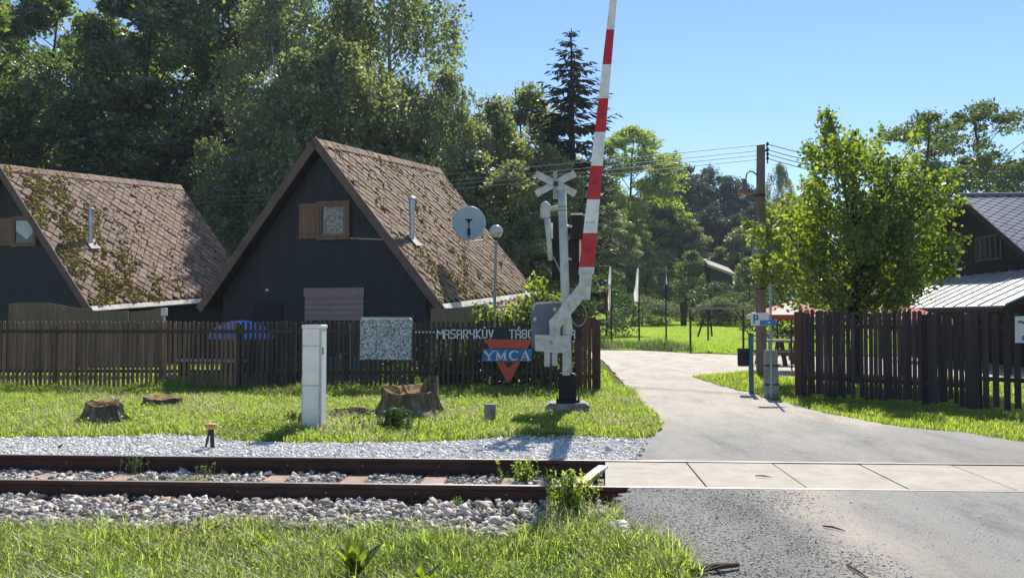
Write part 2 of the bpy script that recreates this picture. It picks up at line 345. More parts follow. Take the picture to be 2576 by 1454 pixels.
def fast(name, V, Fq, mat, parent=None, smooth=False):
    """numpy mesh: V (n,3), Fq (m,k) one polygon size"""
    me = bpy.data.meshes.new(name); V = np.ascontiguousarray(V, dtype=np.float32); Fq = np.ascontiguousarray(Fq, dtype=np.int32)
    m, k = Fq.shape
    me.vertices.add(len(V)); me.vertices.foreach_set('co', V.ravel())
    me.loops.add(m * k); me.loops.foreach_set('vertex_index', Fq.ravel())
    me.polygons.add(m); me.polygons.foreach_set('loop_start', np.arange(0, m * k, k, dtype=np.int32))
    if smooth: me.polygons.foreach_set('use_smooth', np.ones(m, dtype=bool))
    me.materials.append(M[mat] if isinstance(mat, str) else mat)
    me.update(calc_edges=True); me.validate()
    o = bpy.data.objects.new(name, me); col.objects.link(o)
    if parent is not None: o.parent = parent; WM[o] = WM[parent]
    return o
def norm(a): return a / np.maximum(np.linalg.norm(a, axis=1, keepdims=True), 1e-9)
def runit(n, r=rng): return norm(r.normal(size=(n, 3)))
def leafgeo(C, A, N, L, W, fold=.0):
    """diamond leaves: centre C, long axis A, approximate normal N"""
    A = norm(A); B = norm(np.cross(A, N)); n = len(C)
    L = np.broadcast_to(np.asarray(L, float).reshape(-1, 1), (n, 1)); W = np.broadcast_to(np.asarray(W, float).reshape(-1, 1), (n, 1))
    V = np.stack([C - A * L * .5, C + B * W * .5 + A * L * .05, C + A * L * .5, C - B * W * .5 + A * L * .05], 1).reshape(-1, 3)
    return V, np.arange(4 * n).reshape(n, 4)

# ------------------------------------------------------------------ terrain
def sstep(a, b, x): t = np.clip((x - a) / (b - a), 0, 1); return t * t * (3 - 2 * t)
def gz(x, y):
    x = np.asarray(x, float); y = np.asarray(y, float)
    near = -.30 + .11 * sstep(6.0, 7.5, y)                       # foreground verge falls away from the track
    near = near + (-.008 - near) * sstep(-.75, .40, x - .26 * (7.6 - y))
    trk = -.195
    far = -.065 + .055 * sstep(10.2, 12.6, y)
    z = near + (trk - near) * sstep(7.3, 7.65, y)
    z = np.where(x > 1.6, np.maximum(z, z), z)
    z = z + (far - z) * sstep(9.72, 9.95, y)
    z = z + .03 * np.sin(x * 1.7 + .6) * np.sin(y * 1.3) * sstep(12.6, 14, y) * (1 - sstep(18, 20, y)) * (1 - sstep(-.6, .6, x))
    # wooded hillside behind the cabins
    d = (y - 44) + np.clip((x + 14), -60, 0) * -.25 - np.clip(x + 6, 0, 80) * 2.6
    z = z + 22 * sstep(0, 110, d) * (1 - sstep(160, 400, y) * .2)
    z = z + 1.3 * sstep(50, 96, y) * sstep(-14, -4, x)
    d2 = y - 120
    z = z + 12 * sstep(0, 150, d2)
    return z
def grid(xs, ys):
    X, Y = np.meshgrid(xs, ys); V = np.stack([X, Y, gz(X, Y)], -1).reshape(-1, 3)
    nx, ny = len(xs), len(ys); i = np.arange(nx * ny).reshape(ny, nx)
    return V, np.stack([i[:-1, :-1], i[:-1, 1:], i[1:, 1:], i[1:, :-1]], -1).reshape(-1, 4)
xs = np.unique(np.concatenate([np.linspace(-900, -60, 12), np.linspace(-60, -14, 20), np.linspace(-14, 14, 115), np.linspace(14, 60, 20), np.linspace(60, 900, 12)]))
ys = np.unique(np.concatenate([np.linspace(-40, 2, 8), np.linspace(2, 22, 125), np.linspace(22, 60, 40), np.linspace(60, 300, 40), np.linspace(300, 1600, 12)]))
V, Fq = grid(xs, ys)
GV, GF = V, Fq

def inpoly(x, y, poly):
    p = np.asarray([q[:2] for q in poly], float); ins = np.zeros(len(x), bool); j = len(p) - 1
    for i in range(len(p)):
        c = ((p[i, 1] > y) != (p[j, 1] > y)) & (x < (p[j, 0] - p[i, 0]) * (y - p[i, 1]) / (p[j, 1] - p[i, 1] + 1e-12) + p[i, 0])
        ins ^= c; j = i
    return ins
def strip(name, outline, z, mat, thick, kind='structure', sub=None):
    mb = MB(); mb.prism([(p[0], p[1], z - thick) for p in outline], (0, 0, thick)); o = mb.build(name, mat)
    return tagp(o, kind=kind)
def ragged(pts, amp, step=.12, seed=1):
    r = random.Random(seed); out = []
    for a, b in zip(pts[:-1], pts[1:]):
        L = math.hypot(b[0] - a[0], b[1] - a[1]); n = max(1, int(L / step)); nx, ny = -(b[1] - a[1]) / L, (b[0] - a[0]) / L
        for k in range(n):
            t = k / n; j = r.gauss(0, amp)
            out.append((a[0] + (b[0] - a[0]) * t + nx * j, a[1] + (b[1] - a[1]) * t + ny * j))
    out.append(tuple(pts[-1][:2])); return out
YN, YF = 8.27, 9.775                                       # rail centre lines
# far road
farL = [(G(1604, 1155)[0], YF + .05)] + [tuple(G(u, v)[:2]) for u, v in ((1628, 1120), (1645, 1092), (1668, 1066), (1645, 1040), (1590, 988), (1548, 940), (1515, 905))] + [tuple(G(1430, 893)[:2]), (-14, 36.5), (-60, 39), (-60, 45), (-10, 44.5)] + [tuple(G(u, v)[:2]) for u, v in ((1505, 881), (1600, 881), (1735, 888), (1870, 893), (1990, 897))]
farR = [(32, 38), (60, 38), (60, 24), (20, 24.5)] + [tuple(G(u, v)[:2]) for u, v in ((2040, 968), (2005, 990), (1965, 1008), (2060, 1036), (2180, 1060), (2300, 1077), (2420, 1086), (2576, 1111), (2700, 1128))] + [(9.5, 10.2), (9.5, YF + .05)]
far_poly = ragged(farL, .035, .15, 3) + ragged(farR, .04, .15, 4)
GV[:, 2] -= np.where(inpoly(GV[:, 0], GV[:, 1], far_poly), .05, 0.0)
tagp(fast('ground', GV, GF, 'ground', smooth=True), kind='structure')
strip('road', far_poly, 0.0, 'road', .10)
# near ramp
nearL = [(gx(1600, 1240), YN - .05), tuple(G(1530, 1290, -.02)[:2]), tuple(G(1600, 1325)[:2]), tuple(G(1690, 1385)[:2]), tuple(G(1735, 1425)[:2]), tuple(G(1700, 1470)[:2]), tuple(G(1690, 1600)[:2]), (.9, 1.0)]
near_poly = ragged(nearL, .035, .10, 5) + [(9.5, 1.0), (9.5, YN - .05)]
strip('road', near_poly, 0.0, 'roadnear', .26)
# traffic island of grass by the pole
isl = [tuple(G(u, v)[:2]) for u, v in ((1742, 948), (1790, 943), (1850, 937), (1905, 932), (1975, 952), (2010, 966), (2030, 985), (1990, 1002), (1950, 1008), (1900, 992), (1820, 972))]
isl_poly = ragged(isl + [isl[0]], .05, .2, 8)
strip('grass_island', isl_poly, .006, 'ground', .05)
# meadow beyond the cross road
mead = ragged([(-7, 45)] + [tuple(G(u, v)[:2]) for u, v in ((1505, 880.5), (1600, 880.5), (1735, 887), (1870, 892), (1990, 896))] + [(32, 38.5)], .06, .5, 9) + [(70, 40), (75, 120), (-4, 120), (-9, 70)]
mxs = np.linspace(-9, 75, 90); mys = np.concatenate([np.linspace(38.4, 46, 60), np.linspace(46.5, 125, 60)])
V, Fq = grid(mxs, mys); cen = V[Fq].mean(1); V[:, 2] += .03
tagp(fast('meadow', V, Fq[inpoly(cen[:, 0], cen[:, 1], mead)], 'meadow', smooth=True), kind='structure')
# bed sheets under the stones
trackbed = [(-14, 7.25), (.9, 7.3), (gx(1600, 1240) + .3, 7.6), (gx(1600, 1240) + .3, 9.8), (-14, 9.8)]
mb = MB(); mb.prism([(x, y, -.25) for x, y in trackbed], (0, 0, .072)); tagp(mb.build('track_bed', 'bed'), kind='structure')
gravL = [(-14, 9.9), (gx(1604, 1155) - .02, 9.9)] + [(p[0] - .02, p[1]) for p in [tuple(G(u, v)[:2]) for u, v in ((1628, 1120), (1643, 1096))]]
gravT = [tuple(G(u, v)[:2]) for u, v in ((1600, 1098), (1500, 1093), (1390, 1087), (1290, 1092), (1150, 1102), (1000, 1107), (850, 1107), (700, 1106), (560, 1100), (545, 1092), (420, 1086), (300, 1093), (150, 1093), (0, 1096), (-200, 1096), (-500, 1096))]
grav_poly = gravL + ragged(gravT, .05, .15, 12)
mb = MB(); mb.prism([(x, y, -.2) for x, y in grav_poly], (0, 0, .165)); tagp(mb.build('gravel_path', 'fines'), kind='structure')

def sample(poly, n, box, excl=(), r=rng):
    x = r.uniform(box[0], box[1], n); y = r.uniform(box[2], box[3], n); k = inpoly(x, y, poly) if poly is not None else np.ones(n, bool)
    for e in excl: k &= ~inpoly(x, y, e)
    return x[k], y[k]
def blades(x, y, z, h, wd, lean=.35, r=rng):
    """curved two-segment grass blades -> quads (tip pinched)"""
    n = len(x); a = r.uniform(0, 2 * np.pi, n); ca, sa = np.cos(a), np.sin(a)
    side = np.stack([-sa, ca, 0 * a], 1); fwd = np.stack([ca, sa, 0 * a], 1)
    h = h * r.uniform(.45, 1.25, n); ln = lean * h * r.uniform(.2, 1.6, n); wd = wd * r.uniform(.6, 1.3, n)
    b = np.stack([x, y, z - .01], 1); up = np.array([0, 0, 1.0])
    mid = b + up * (h * .6)[:, None] + fwd * (ln * .35)[:, None]; tip = b + up * (h * .93)[:, None] + fwd * ln[:, None]
    s1 = side * (wd * .5)[:, None]; s2 = side * (wd * .38)[:, None]; s3 = side * (wd * .06)[:, None]
    V = np.stack([b - s1, b + s1, mid + s2, mid - s2, tip + s3, tip - s3], 1).reshape(-1, 3)
    i = np.arange(n)[:, None] * 6
    return V, np.concatenate([i + np.array([0, 1, 2, 3]), i + np.array([3, 2, 4, 5])], 0)
def clumpnoise(x, y, s, seed=0):
    return (np.sin(x * s + seed) * np.sin(y * s * 1.3 + seed * 2) + np.sin(x * s * 2.3 + y * s * 1.1 + seed) * .6 + np.sin(x * s * 4.7 - y * s * 3.9 + seed * 3) * .4) / 2
def stones(name, x, y, z, size, mat, flat=.7, r=rng, kind='stuff'):
    """irregular faceted stones: distorted octahedra with a split belt (14 faces)"""
    n = len(x)
    flat = min(1.0, flat + .12)
    base = np.array([[1, 0, 0], [.5, .86, .1], [-.5, .86, -.1], [-1, 0, 0], [-.5, -.86, .1], [.5, -.86, -.1], [.1, .05, .85], [-.1, 0, -.85]], float)
    q = base[None] * (1 + r.normal(0, .22, (n, 8, 1))) + r.normal(0, .12, (n, 8, 3))
    q *= np.array([1, 1, flat]) * (.75 + .5 * r.random((n, 1, 3)))
    a = r.uniform(0, 2 * np.pi, n); t = r.normal(0, .5, n)
    ca, sa = np.cos(a)[:, None], np.sin(a)[:, None]; ct, st = np.cos(t)[:, None], np.sin(t)[:, None]
    X, Y, Z = q[..., 0], q[..., 1], q[..., 2]
    Y, Z = Y * ct - Z * st, Y * st + Z * ct
    X, Y = X * ca - Y * sa, X * sa + Y * ca
    s = (size * r.lognormal(0, .35, n))[:, None] * .5
    V = np.stack([x[:, None] + X * s, y[:, None] + Y * s, z[:, None] + Z * s], -1).reshape(-1, 3)
    fs = np.array([[i, (i + 1) % 6, 6] for i in range(6)] + [[(i + 1) % 6, i, 7] for i in range(6)])
    Fq = (np.arange(n)[:, None, None] * 8 + fs[None]).reshape(-1, 3)
    return tagp(fast(name, V, Fq, mat), kind=kind)

# ballast (near shoulder, and between the rails) and the pale gravel walk
RX = gx(1560, 1262, 0)                                      # where the near ramp starts
def shoulder_edge(x): return 7.32 + .13 * np.sin(x * 1.9) + .08 * np.sin(x * 4.3 + 1)
x = rng.uniform(-7, RX + .35, 10500); y = rng.uniform(7.0, 8.16, 10500)
k = (y > shoulder_edge(x) - .12 * rng.random(10500)) & ~((x > gx(1500, 1270) + .12) & (y > 7.95)) & (x < RX + .1)
t_ = (x - gx(1274, 1264, -.16)) / .86; k &= ~((np.abs(t_ - np.round(t_)) * .86 < .13) & (y > 7.82) & (rng.random(10500) < .8))
x, y = x[k], y[k]
stones('ballast', x, y, -.17 + rng.uniform(0, .05, len(x)) - .04 * sstep(7.8, 7.3, y), .050, 'ballast')
x = rng.uniform(-8, gx(1521, 1222), 8000); y = rng.uniform(YN + .09, YF - .08, 8000); t_ = (x - gx(1274, 1264, -.16)) / .86; on = np.abs(t_ - np.round(t_)) * .86 < .15; k = ~(on & (rng.random(8000) < .93)); x, y = x[k], y[k]
stones('ballast', x, y, -.19 + rng.uniform(0, .03, len(x)), .045, 'ballast')
x, y = sample(grav_poly, 52000, (-9, 1.7, 9.86, 12.4)); stones('gravel', x, y, -.04 + rng.uniform(0, .016, len(x)), .027, 'gravel', .6)
# loose chippings over the ramp and its ragged shoulder
x, y = sample(near_poly, 80000, (.4, 4.6, 4.8, 8.2)); t = rng.random(len(x))
lim = (1 - sstep(1.55, 2.25, x + .25 * clumpnoise(x, y, 1.7, 1))) * .8 * np.clip(.6 + .6 * clumpnoise(x, y, 2.7, 3), .15, 1) + .010
k = t < lim; stones('gravel_debris', x[k], y[k], np.full(k.sum(), .001), .0098, 'chip', .35)
x, y = sample(near_poly, 500, (.4, 4.6, 4.8, 8.2)); k = x < 1.9 + .3 * rng.normal(size=len(x)); stones('gravel_debris', x[k], y[k], np.full(k.sum(), .002), .014, 'chip', .4)
x = rng.uniform(-.1, 1.2, 1500); y = rng.uniform(6.2, 8.0, 1500); k = (x > .15 + .25 * (8 - y) - .1) & ~inpoly(x, y, near_poly)
stones('gravel_debris', x[k], y[k], gz(x[k], y[k]) + .01, .035, 'gravel')

# grass
gr_near_lim = lambda x: shoulder_edge(x) - .02
n = 72000
x = rng.uniform(-5.2, 1.7, n); y = rng.uniform(4.3, 7.45, n)
near_in = [(p[0] + .06, p[1]) for p in near_poly]
k = (y < gr_near_lim(x) + .10 * rng.normal(size=n)) & ~inpoly(x, y, near_in)
k &= (y < 7.05) | (rng.random(n) < .55)
bare = sstep(.25, 1.2, x - .22 * (7.2 - y) + .3 * clumpnoise(x, y, 3, 2)) + sstep(6.9, 7.5, y) * sstep(-.4, .5, x); k &= rng.random(n) > bare * .7
k &= rng.random(n) < np.clip(.95 + .9 * clumpnoise(x, y, 1.9, 21), .25, 1)
x, y = x[k], y[k]
h = .085 + .07 * clumpnoise(x, y, 2.1, 4) + .04 * clumpnoise(x, y, 6.3, 8) + .02 * rng.random(len(x)); h = np.clip(h, .03, .22)
gzn = np.where(inpoly(x, y, near_poly), .0, gz(x, y))
V, Fq = blades(x, y, gzn, h, .0095, 1.15); tagp(fast('grass', V, Fq, 'grassnear'), kind='stuff')
def herbs(x, y, z, hmax, size, mat, r=rng):
    m = len(x); C = np.stack([x, y, z + hmax * r.random(m) ** 1.3], 1); s_ = size * r.uniform(.5, 1.5, m)
    V, Fq = leafgeo(C, runit(m, r) * np.array([1, 1, .6]), runit(m, r) * .8 + np.array([0, 0, .7]), s_, s_ * r.uniform(.25, .7, m))
    return tagp(fast('ground_cover', V, Fq, mat), kind='stuff')
kk = rng.random(len(x)) < np.clip(.22 + .35 * clumpnoise(x, y, 3.3, 9), .03, .6); herbs(x[kk], y[kk], gz(x[kk], y[kk]), .12, .024, 'grassnear')
kk = rng.random(len(x)) < .035; xs_, ys_ = x[kk], y[kk]
V, Fq = blades(xs_, ys_, gz(xs_, ys_), np.full(len(xs_), .24), .005, .7); tagp(fast('grass', V, Fq, 'grassnear'), kind='stuff')
verge = [p for p in gravT[::-1]] + [tuple(G(u, v)[:2]) for u, v in ((1645, 1092), (1668, 1068), (1645, 1040), (1590, 988), (1548, 940), (1520, 915))] + [(.7, 18.9), (-13, 19.4), (-22, 19.0), (-13, 11.4)]
n = 190000
x = rng.uniform(-13.5, 1.6, n); y = rng.uniform(11.2, 19.4, n); k = inpoly(x, y, verge)
k &= rng.random(n) < np.clip(1.25 - (y - 11) * .06, .45, 1)
x, y = x[k], y[k]
h = .075 + .045 * clumpnoise(x, y, 1.7, 1) + .16 * sstep(16.6, 18.7, y) * (.55 + .6 * clumpnoise(x, y, 2.9, 5)) + .06 * np.clip(clumpnoise(x, y, 5.1, 2), 0, 1); h = np.clip(h, .03, .36)
V, Fq = blades(x, y, gz(x, y), h, .012, .9); tagp(fast('grass', V, Fq, 'grassfar'), kind='stuff')
kk = rng.random(len(x)) < np.clip(.08 + .25 * clumpnoise(x, y, 2.3, 9), .01, .4); herbs(x[kk], y[kk], gz(x[kk], y[kk]), .11, .04, 'grassfar')
M['straw'] = leafm('straw_blade', [(.30, .26, .13), (.44, .38, .20), (.58, .52, .32)], [(.5, .42, .2), (.66, .58, .3), (.78, .7, .42)], .5, .04)
xs_ = rng.uniform(-5.2, 1.6, 9500); ys_ = rng.uniform(4.3, 7.5, 9500); k = (ys_ < gr_near_lim(xs_) + .05) & ~inpoly(xs_, ys_, near_in) & (clumpnoise(xs_, ys_, 2.6, 12) > -.35); xs_, ys_ = xs_[k], ys_[k]
V, Fq = blades(xs_, ys_, np.where(inpoly(xs_, ys_, near_poly), 0, gz(xs_, ys_)), np.full(len(xs_), .13), .006, 1.4); tagp(fast('dry_grass', V, Fq, 'straw'), kind='stuff')
xs_ = rng.uniform(-13.5, 1.6, 22000); ys_ = rng.uniform(11.2, 19.2, 22000); k = inpoly(xs_, ys_, verge) & (clumpnoise(xs_, ys_, 1.3, 12) > .0); xs_, ys_ = xs_[k], ys_[k]
V, Fq = blades(xs_, ys_, gz(xs_, ys_), np.full(len(xs_), .14), .010, 1.3); tagp(fast('dry_grass', V, Fq, 'straw'), kind='stuff')
rverge = [tuple(G(u, v)[:2]) for u, v in ((1962, 1010), (2060, 1034), (2180, 1058), (2300, 1076), (2420, 1085), (2576, 1110), (2700, 1126))] + [(12, 12.3), (13, 16.5), (4.75, 19.0)]
yp = [tuple(G(u, v)[:2]) for u, v in ((548, 1092), (570, 1070), (640, 1058), (745, 1066), (755, 1100), (690, 1104), (600, 1104))]
x, y = sample(yp, 30000, (-6, -3, 11, 14)); herbs(x, y, gz(x, y) + .03, .09, .03, 'linden')
x = rng.uniform(gx(360, 1195, -.18), gx(640, 1195, -.18), 1500); y = rng.uniform(8.6, 9.3, 1500); k = clumpnoise(x, y, 5, 3) > -.05; x, y = x[k], y[k]
V, Fq = blades(x, y, np.full(len(x), -.175), np.full(len(x), .07), .008, .9); tagp(fast('grass', V, Fq, 'palebush'), kind='stuff')
x, y = sample(rverge, 60000, (3.6, 12, 10.8, 19)); h = np.clip(.075 + .05 * clumpnoise(x, y, 2, 7), .03, .2)
V, Fq = blades(x, y, gz(x, y), h, .012, .5); tagp(fast('grass', V, Fq, 'grassfar'), kind='stuff')
x, y = sample(isl_poly, 16000, (3, 7, 16.5, 29)); h = np.clip(.09 + .05 * clumpnoise(x, y, 2, 3), .03, .2)
V, Fq = blades(x, y, np.full(len(x), .006), h, .014, .5); tagp(fast('grass', V, Fq, 'grassfar'), kind='stuff')
# garden grass behind the fences
x = rng.uniform(-16, 1.2, 40000); y = rng.uniform(19.4, 27, 40000)
V, Fq = blades(x, y, gz(x, y), np.full(len(x), .08), .02, .5); tagp(fast('grass', V, Fq, 'grassfar'), kind='stuff')
x = rng.uniform(5, 16, 25000); y = rng.uniform(15.5, 24, 25000); k = ~inpoly(x, y, rverge); x, y = x[k], y[k]
V, Fq = blades(x, y, gz(x, y), np.full(len(x), .08), .02, .5); tagp(fast('grass', V, Fq, 'grassfar'), kind='stuff')
# meadow: mown turf with a rough unmown edge by the cross road
x = rng.uniform(-2, 34, 60000); y = 40 + 60 * rng.random(60000) ** 1.7; k = inpoly(x, y, mead); x, y = x[k], y[k]
V, Fq = blades(x, y, gz(x, y) + .03, np.full(len(x), .07), .05, .5); tagp(fast('grass', V, Fq, 'grassmeadow'), kind='stuff')
x = rng.uniform(1, 6.0, 9000); y = rng.uniform(41, 50, 9000); k = inpoly(x, y, mead) & (clumpnoise(x, y, 1.3, 2) + rng.normal(0, .3, 9000) > -.1 + .05 * (y - 41)); x, y = x[k], y[k]
V, Fq = blades(x, y, gz(x, y) + .03, .35 + .3 * np.clip(clumpnoise(x, y, 1.1, 6), 0, 1), .035, .4); tagp(fast('undergrowth', V, Fq, 'palebush'), kind='stuff')

# ------------------------------------------------------------------ railway
tie_x = [-6.9 + .86 * k for k in range(-2, 9)]
t0 = gx(1274, 1264, -.16); tie_x = [t0 + .86 * k for k in range(-9, 2)]
def rail_profile(y0):
    return [(y0 - .0625, -.155), (y0 + .0625, -.155), (y0 + .0625, -.143), (y0 + .012, -.122), (y0 + .008, -.05), (y0 + .035, -.036), (y0 + .035, -.006), (y0 + .027, 0), (y0 - .027, 0), (y0 - .035, -.006), (y0 - .035, -.036), (y0 - .008, -.05), (y0 - .012, -.122), (y0 - .0625, -.143)]
for nm, y0, lab in (('steel_rail', YN, 'rusty steel rail nearer the viewer, its web facing the rough ballast and grass'), ('steel_rail', YF, 'rusty steel rail along the edge of the pale gravel walk')):
    t = thing(nm, lab, 'rail', (0, y0, -.155), group='rails of the single track')
    mb = MB(); mb.prism([(-14, y, z) for y, z in rail_profile(y0)], (24, 0, 0)); mb.build('rail_bar', 'rail', t)
    mb = MB(); mb.box((-14, y0 - .026, .0), (10, y0 + .026, .0025)); mb.build('running_band', 'railtop', t)
    for x in tie_x:
        mb = MB(); mb.box((x - .08, y0 - .17, -.166), (x + .08, y0 + .17, -.152)); 
        for sy in (-1, 1):
            mb.lathe((x - .02, y0 + sy * .095, -.152), [(.018, 0), (.018, .03), (.011, .034), (.011, .055)], 6)
            mb.box((x - .05, y0 + sy * .095 - .03, -.1515), (x + .03, y0 + sy * .095 + .03, -.137))
        mb.build('tie_plate', 'plate', t)
    for x in tie_x:
        mb = MB(); mb.box((x - .006, y0 - .014, -.09), (x + .006, y0 - .008, -.078)); mb.build('web_bolt', 'railtop', t)
slab_lab = 'reddish stained sleeper under the two rusty rails'
for x in tie_x:
    mb = MB(); mb.box((x - .13, YN - .46, -.30), (x + .13, YF + .46, -.167), bev=.018)
    tagp(mb.build('sleeper', 'sleeper'), slab_lab, 'sleeper', 'sleepers under the rails')
# crossing panels between the rails
xj = [(gx(1521, 1222), gx(1521, 1160))] + [(gx(b, 1218 + i * 3), gx(a, 1164 + i * 2)) for i, (a, b) in enumerate(((1732, 1770), (1951, 2018), (2169, 2273), (2406, 2538)))]
xj = [(sum(p) / 2, sum(p) / 2) if i else p for i, p in enumerate(xj)]
stp = xj[-1][0] - xj[-2][0]
xj += [(xj[-1][0] + stp * k, xj[-1][0] + stp * k) for k in (1, 2, 3)]
plab = ['pale concrete crossing panel at the open end beside the yellow and white guard bar', 'second concrete crossing panel from the yellow and white guard bar', 'concrete crossing panel in the middle of the road, third from the guard bar', 'fourth concrete crossing panel from the yellow and white guard bar', 'concrete crossing panel cut by the photo edge', 'outer concrete crossing panel', 'outer concrete crossing panel']
for i in range(5):
    (n0, f0), (n1, f1) = xj[i], xj[i + 1]
    mb = MB(); g = .008
    pts = [(n0 + g, YN + .085, -.16), (n1 - g, YN + .085, -.16), (f1 - g, YF - .05, -.16), (f0 + g, YF - .05, -.16)]
    mb.prism(pts, (0, 0, .152 + .002 * (i % 2)))
    tagp(mb.build('crossing_plate', 'panel'), plab[i], 'crossing panel', 'concrete panels between the rails')
# sloped end guard in yellow and white
t = thing('end_guard', 'sloping yellow and white guard bar at the open end of the concrete panels', 'guard', tuple(G(1490, 1200, -.05)))
a, b, c = G(1461, 1221, -.03), G(1496, 1192, -.015), G(1518, 1176, -.01)
mb = MB(); mb.bar(a, b, .10, .05); mb.build('yellow_section', 'yellow', t)
mb = MB(); mb.bar(b, c, .10, .05); mb.build('white_section', 'white', t)
mb = MB(); mb.bar((c[0] - .08, c[1] - .02, -.04), (c[0] - .08, c[1] - .02, -.20), .05); mb.bar((a[0] + .03, a[1] + .04, -.055), (a[0] + .03, a[1] + .04, -.20), .05); mb.build('bracket', 'darkmetal', t)

# trackside marker on two legs
pY = G(528, 1131, -.05)[1]
c = P(531, 1071, pY); s = pY / 2200
t = thing('track_marker', 'small rusty yellow capped marker on two dark legs beside the far rail', 'marker', (c[0], pY, -.05))
mb = MB(); mb.lathe((c[0], pY, c[2] - 8 * s), [(9 * s, 0), (15 * s, 4 * s), (17 * s, 9 * s), (15 * s, 13 * s), (8 * s, 15 * s)], 14); mb.build('cap', pm('marker_yellow_rust', (.60, .38, .12), (.40, .17, .10), 22, .7), t)
mb = MB(); mb.bar(P(533, 1078, pY), P(535, 1133, pY), .042, .03); mb.build('leg', 'darkmetal', t)
mb = MB(); mb.bar(P(528, 1078, pY + .03), P(516, 1131, pY + .05), .022, .02); mb.build('leg', 'darkmetal', t)

# ------------------------------------------------------------------ pale utility cabinet
cb = G(768, 1078); Yc = 12.42
x0, x1 = P(760, 900, Yc)[0], P(807.5, 900, Yc)[0]; zt = P(785, 817, Yc)[2]
t = thing('utility_cabinet', 'tall narrow pale grey utility cabinet standing on the grass verge by the track', 'cabinet', ((x0 + x1) / 2, Yc + .12, 0))
mb = MB(); mb.box((x0, Yc, -.05), (x1, Yc + .25, zt - .05)); mb.build('body', 'armgrey', t)
mb = MB(); mb.box((x0 - .008, Yc - .012, zt - .048), (x1 + .02, Yc + .27, zt), bev=.012); mb.build('lid', 'cabside', t)
z1, z2 = P(780, 870, Yc)[2], P(780, 970, Yc)[2]
for za, zb in ((zt - .058, z1 + .011), (z1 - .011, z2 + .011), (z2 - .011, -.02)):
    mb = MB(); mb.box((x0 + .012, Yc - .008, zb), (x1 - .03, Yc + .002, za)); mb.build('front_panel', 'cabinet', t)
mb = MB(); mb.box((x1 - .002, Yc + .012, -.04), (x1 + .012, Yc + .24, zt - .052)); d = mb.build('side_door', 'cabside', t)
mb = MB(); mb.box((x1 + .008, Yc + .03, z1 - .12), (x1 + .02, Yc + .06, z1 - .02)); mb.build('lock', 'black', d)

# small concrete marker post
Yp = 13.2; x0, x1 = P(1218, 1030, Yp)[0], P(1246, 1030, Yp)[0]; zt = P(1232, 1017, Yp)[2]
mb = MB(); mb.box((x0, Yp, -.1), (x1, Yp + .15, zt), bev=.01); tagp(mb.build('marker_post', 'concrete'), 'short square concrete marker post in the grass near the barrier', 'marker post')

# ------------------------------------------------------------------ barrier with warning signal
YB = 14.7
B = thing('crossing_barrier', 'raised red and white level crossing barrier on its pale grey signal mast', 'barrier', (float(P(1425, 1000, YB)[0]), YB, 0))
def slab(mb, pts, Y, th, mi=0): return mb.prism([P(u, v, Y) for u, v in pts], (0, th, 0), mi)
def bx(mb, u0, v0, u1, v1, Y, th, mi=0, bev=.012):
    a, b = P(u0, v1, Y), P(u1, v0, Y); return mb.box((a[0], Y, a[2]), (b[0], Y + th, b[2]), mi, bev)
ms = 1 / 150.0
mb = MB(); r = random.Random(5)
pl = [(a, b) for a, b in ((1374, 1050), (1372, 1022), (1384, 1014), (1410, 1017), (1440, 1016), (1470, 1014), (1484, 1022), (1482, 1046))]
slab(mb, pl, YB - .25, .55); mb.build('concrete_base', 'concrete', B)
mb = MB(); bx(mb, 1405, 940, 1450, 1018, YB - .12, .26, 0, .03); bx(mb, 1402, 1006, 1455, 1019, YB - .15, .32, 0, .01); mb.build('base_cabinet', 'black', B)
mb = MB()
for u in (1402, 1456): mb.lathe(P(u, 1019, YB - .05), [(.02, 0), (.02, .09), (.012, .10), (.012, .16)], 8)
mb.build('anchor_bolt', 'blackmatte', B)
mb = MB(); mb.tube([P(1428, 945, YB), P(1413.5, 476, YB)], [.078, .072], 14); ma = mb.build('mast', 'mast', B, smooth=True)
mb = MB(); q = P(1413, 476, YB); mb.lathe(q, [(.082, -.02), (.085, .015), (.07, .04), (.03, .055)], 14); mb.build('mast_cap', 'mast', ma)
mb = MB()
for v in (522, 532): mb.lathe(P(1414.5, v, YB), [(.078, 0), (.084, .004), (.084, .016), (.078, .02)], 14)
mb.build('clamp_band', 'galv', ma)
# drive box and linkage
mb = MB(); pts = [(1336, 870), (1336, 778), (1342, 763), (1352, 760), (1424, 757), (1430, 770), (1430, 884), (1348, 884)]
slab(mb, pts, YB + .10, .30); db = mb.build('drive_box', 'bluegrey', B)
mb = MB(); slab(mb, [(1337, 778), (1343, 763), (1352, 760), (1424, 757), (1425, 761), (1355, 765), (1347, 768), (1342, 780)], YB + .085, .013); mb.build('hood_edge', 'armgrey', db)
for u, v in ((1346, 803), (1396, 779)):
    mb = MB(); q = P(u, v, YB + .08); mb.lathe((q[0], q[1], q[2] - .03), [(.02, 0), (.032, .02), (.032, .05), (.02, .065)], 10); mb.build('knob', 'white', db)
mb = MB(); slab(mb, [(1345, 842), (1437, 845), (1436, 878), (1418, 888), (1384, 886), (1346, 882)], YB - .17, .12); cw = mb.build('counterweight', 'armgrey', B)
mb = MB(); q = P(1386, 861, YB - .175); mb.tube([(q[0], YB - .185, q[2]), (q[0], YB - .165, q[2])], .035, 14); mb.build('pivot_disc', 'galv', cw)
for u0, u1, v0, v1 in ((1369, 1384, 884, 922), (1388, 1402, 884, 920), (1415, 1434, 884, 944)):
    mb = MB(); bx(mb, u0, v0, u1, v1, YB - .14, .08, 0, .008); mb.build('weight_leg', 'armgrey', B)
mb = MB()
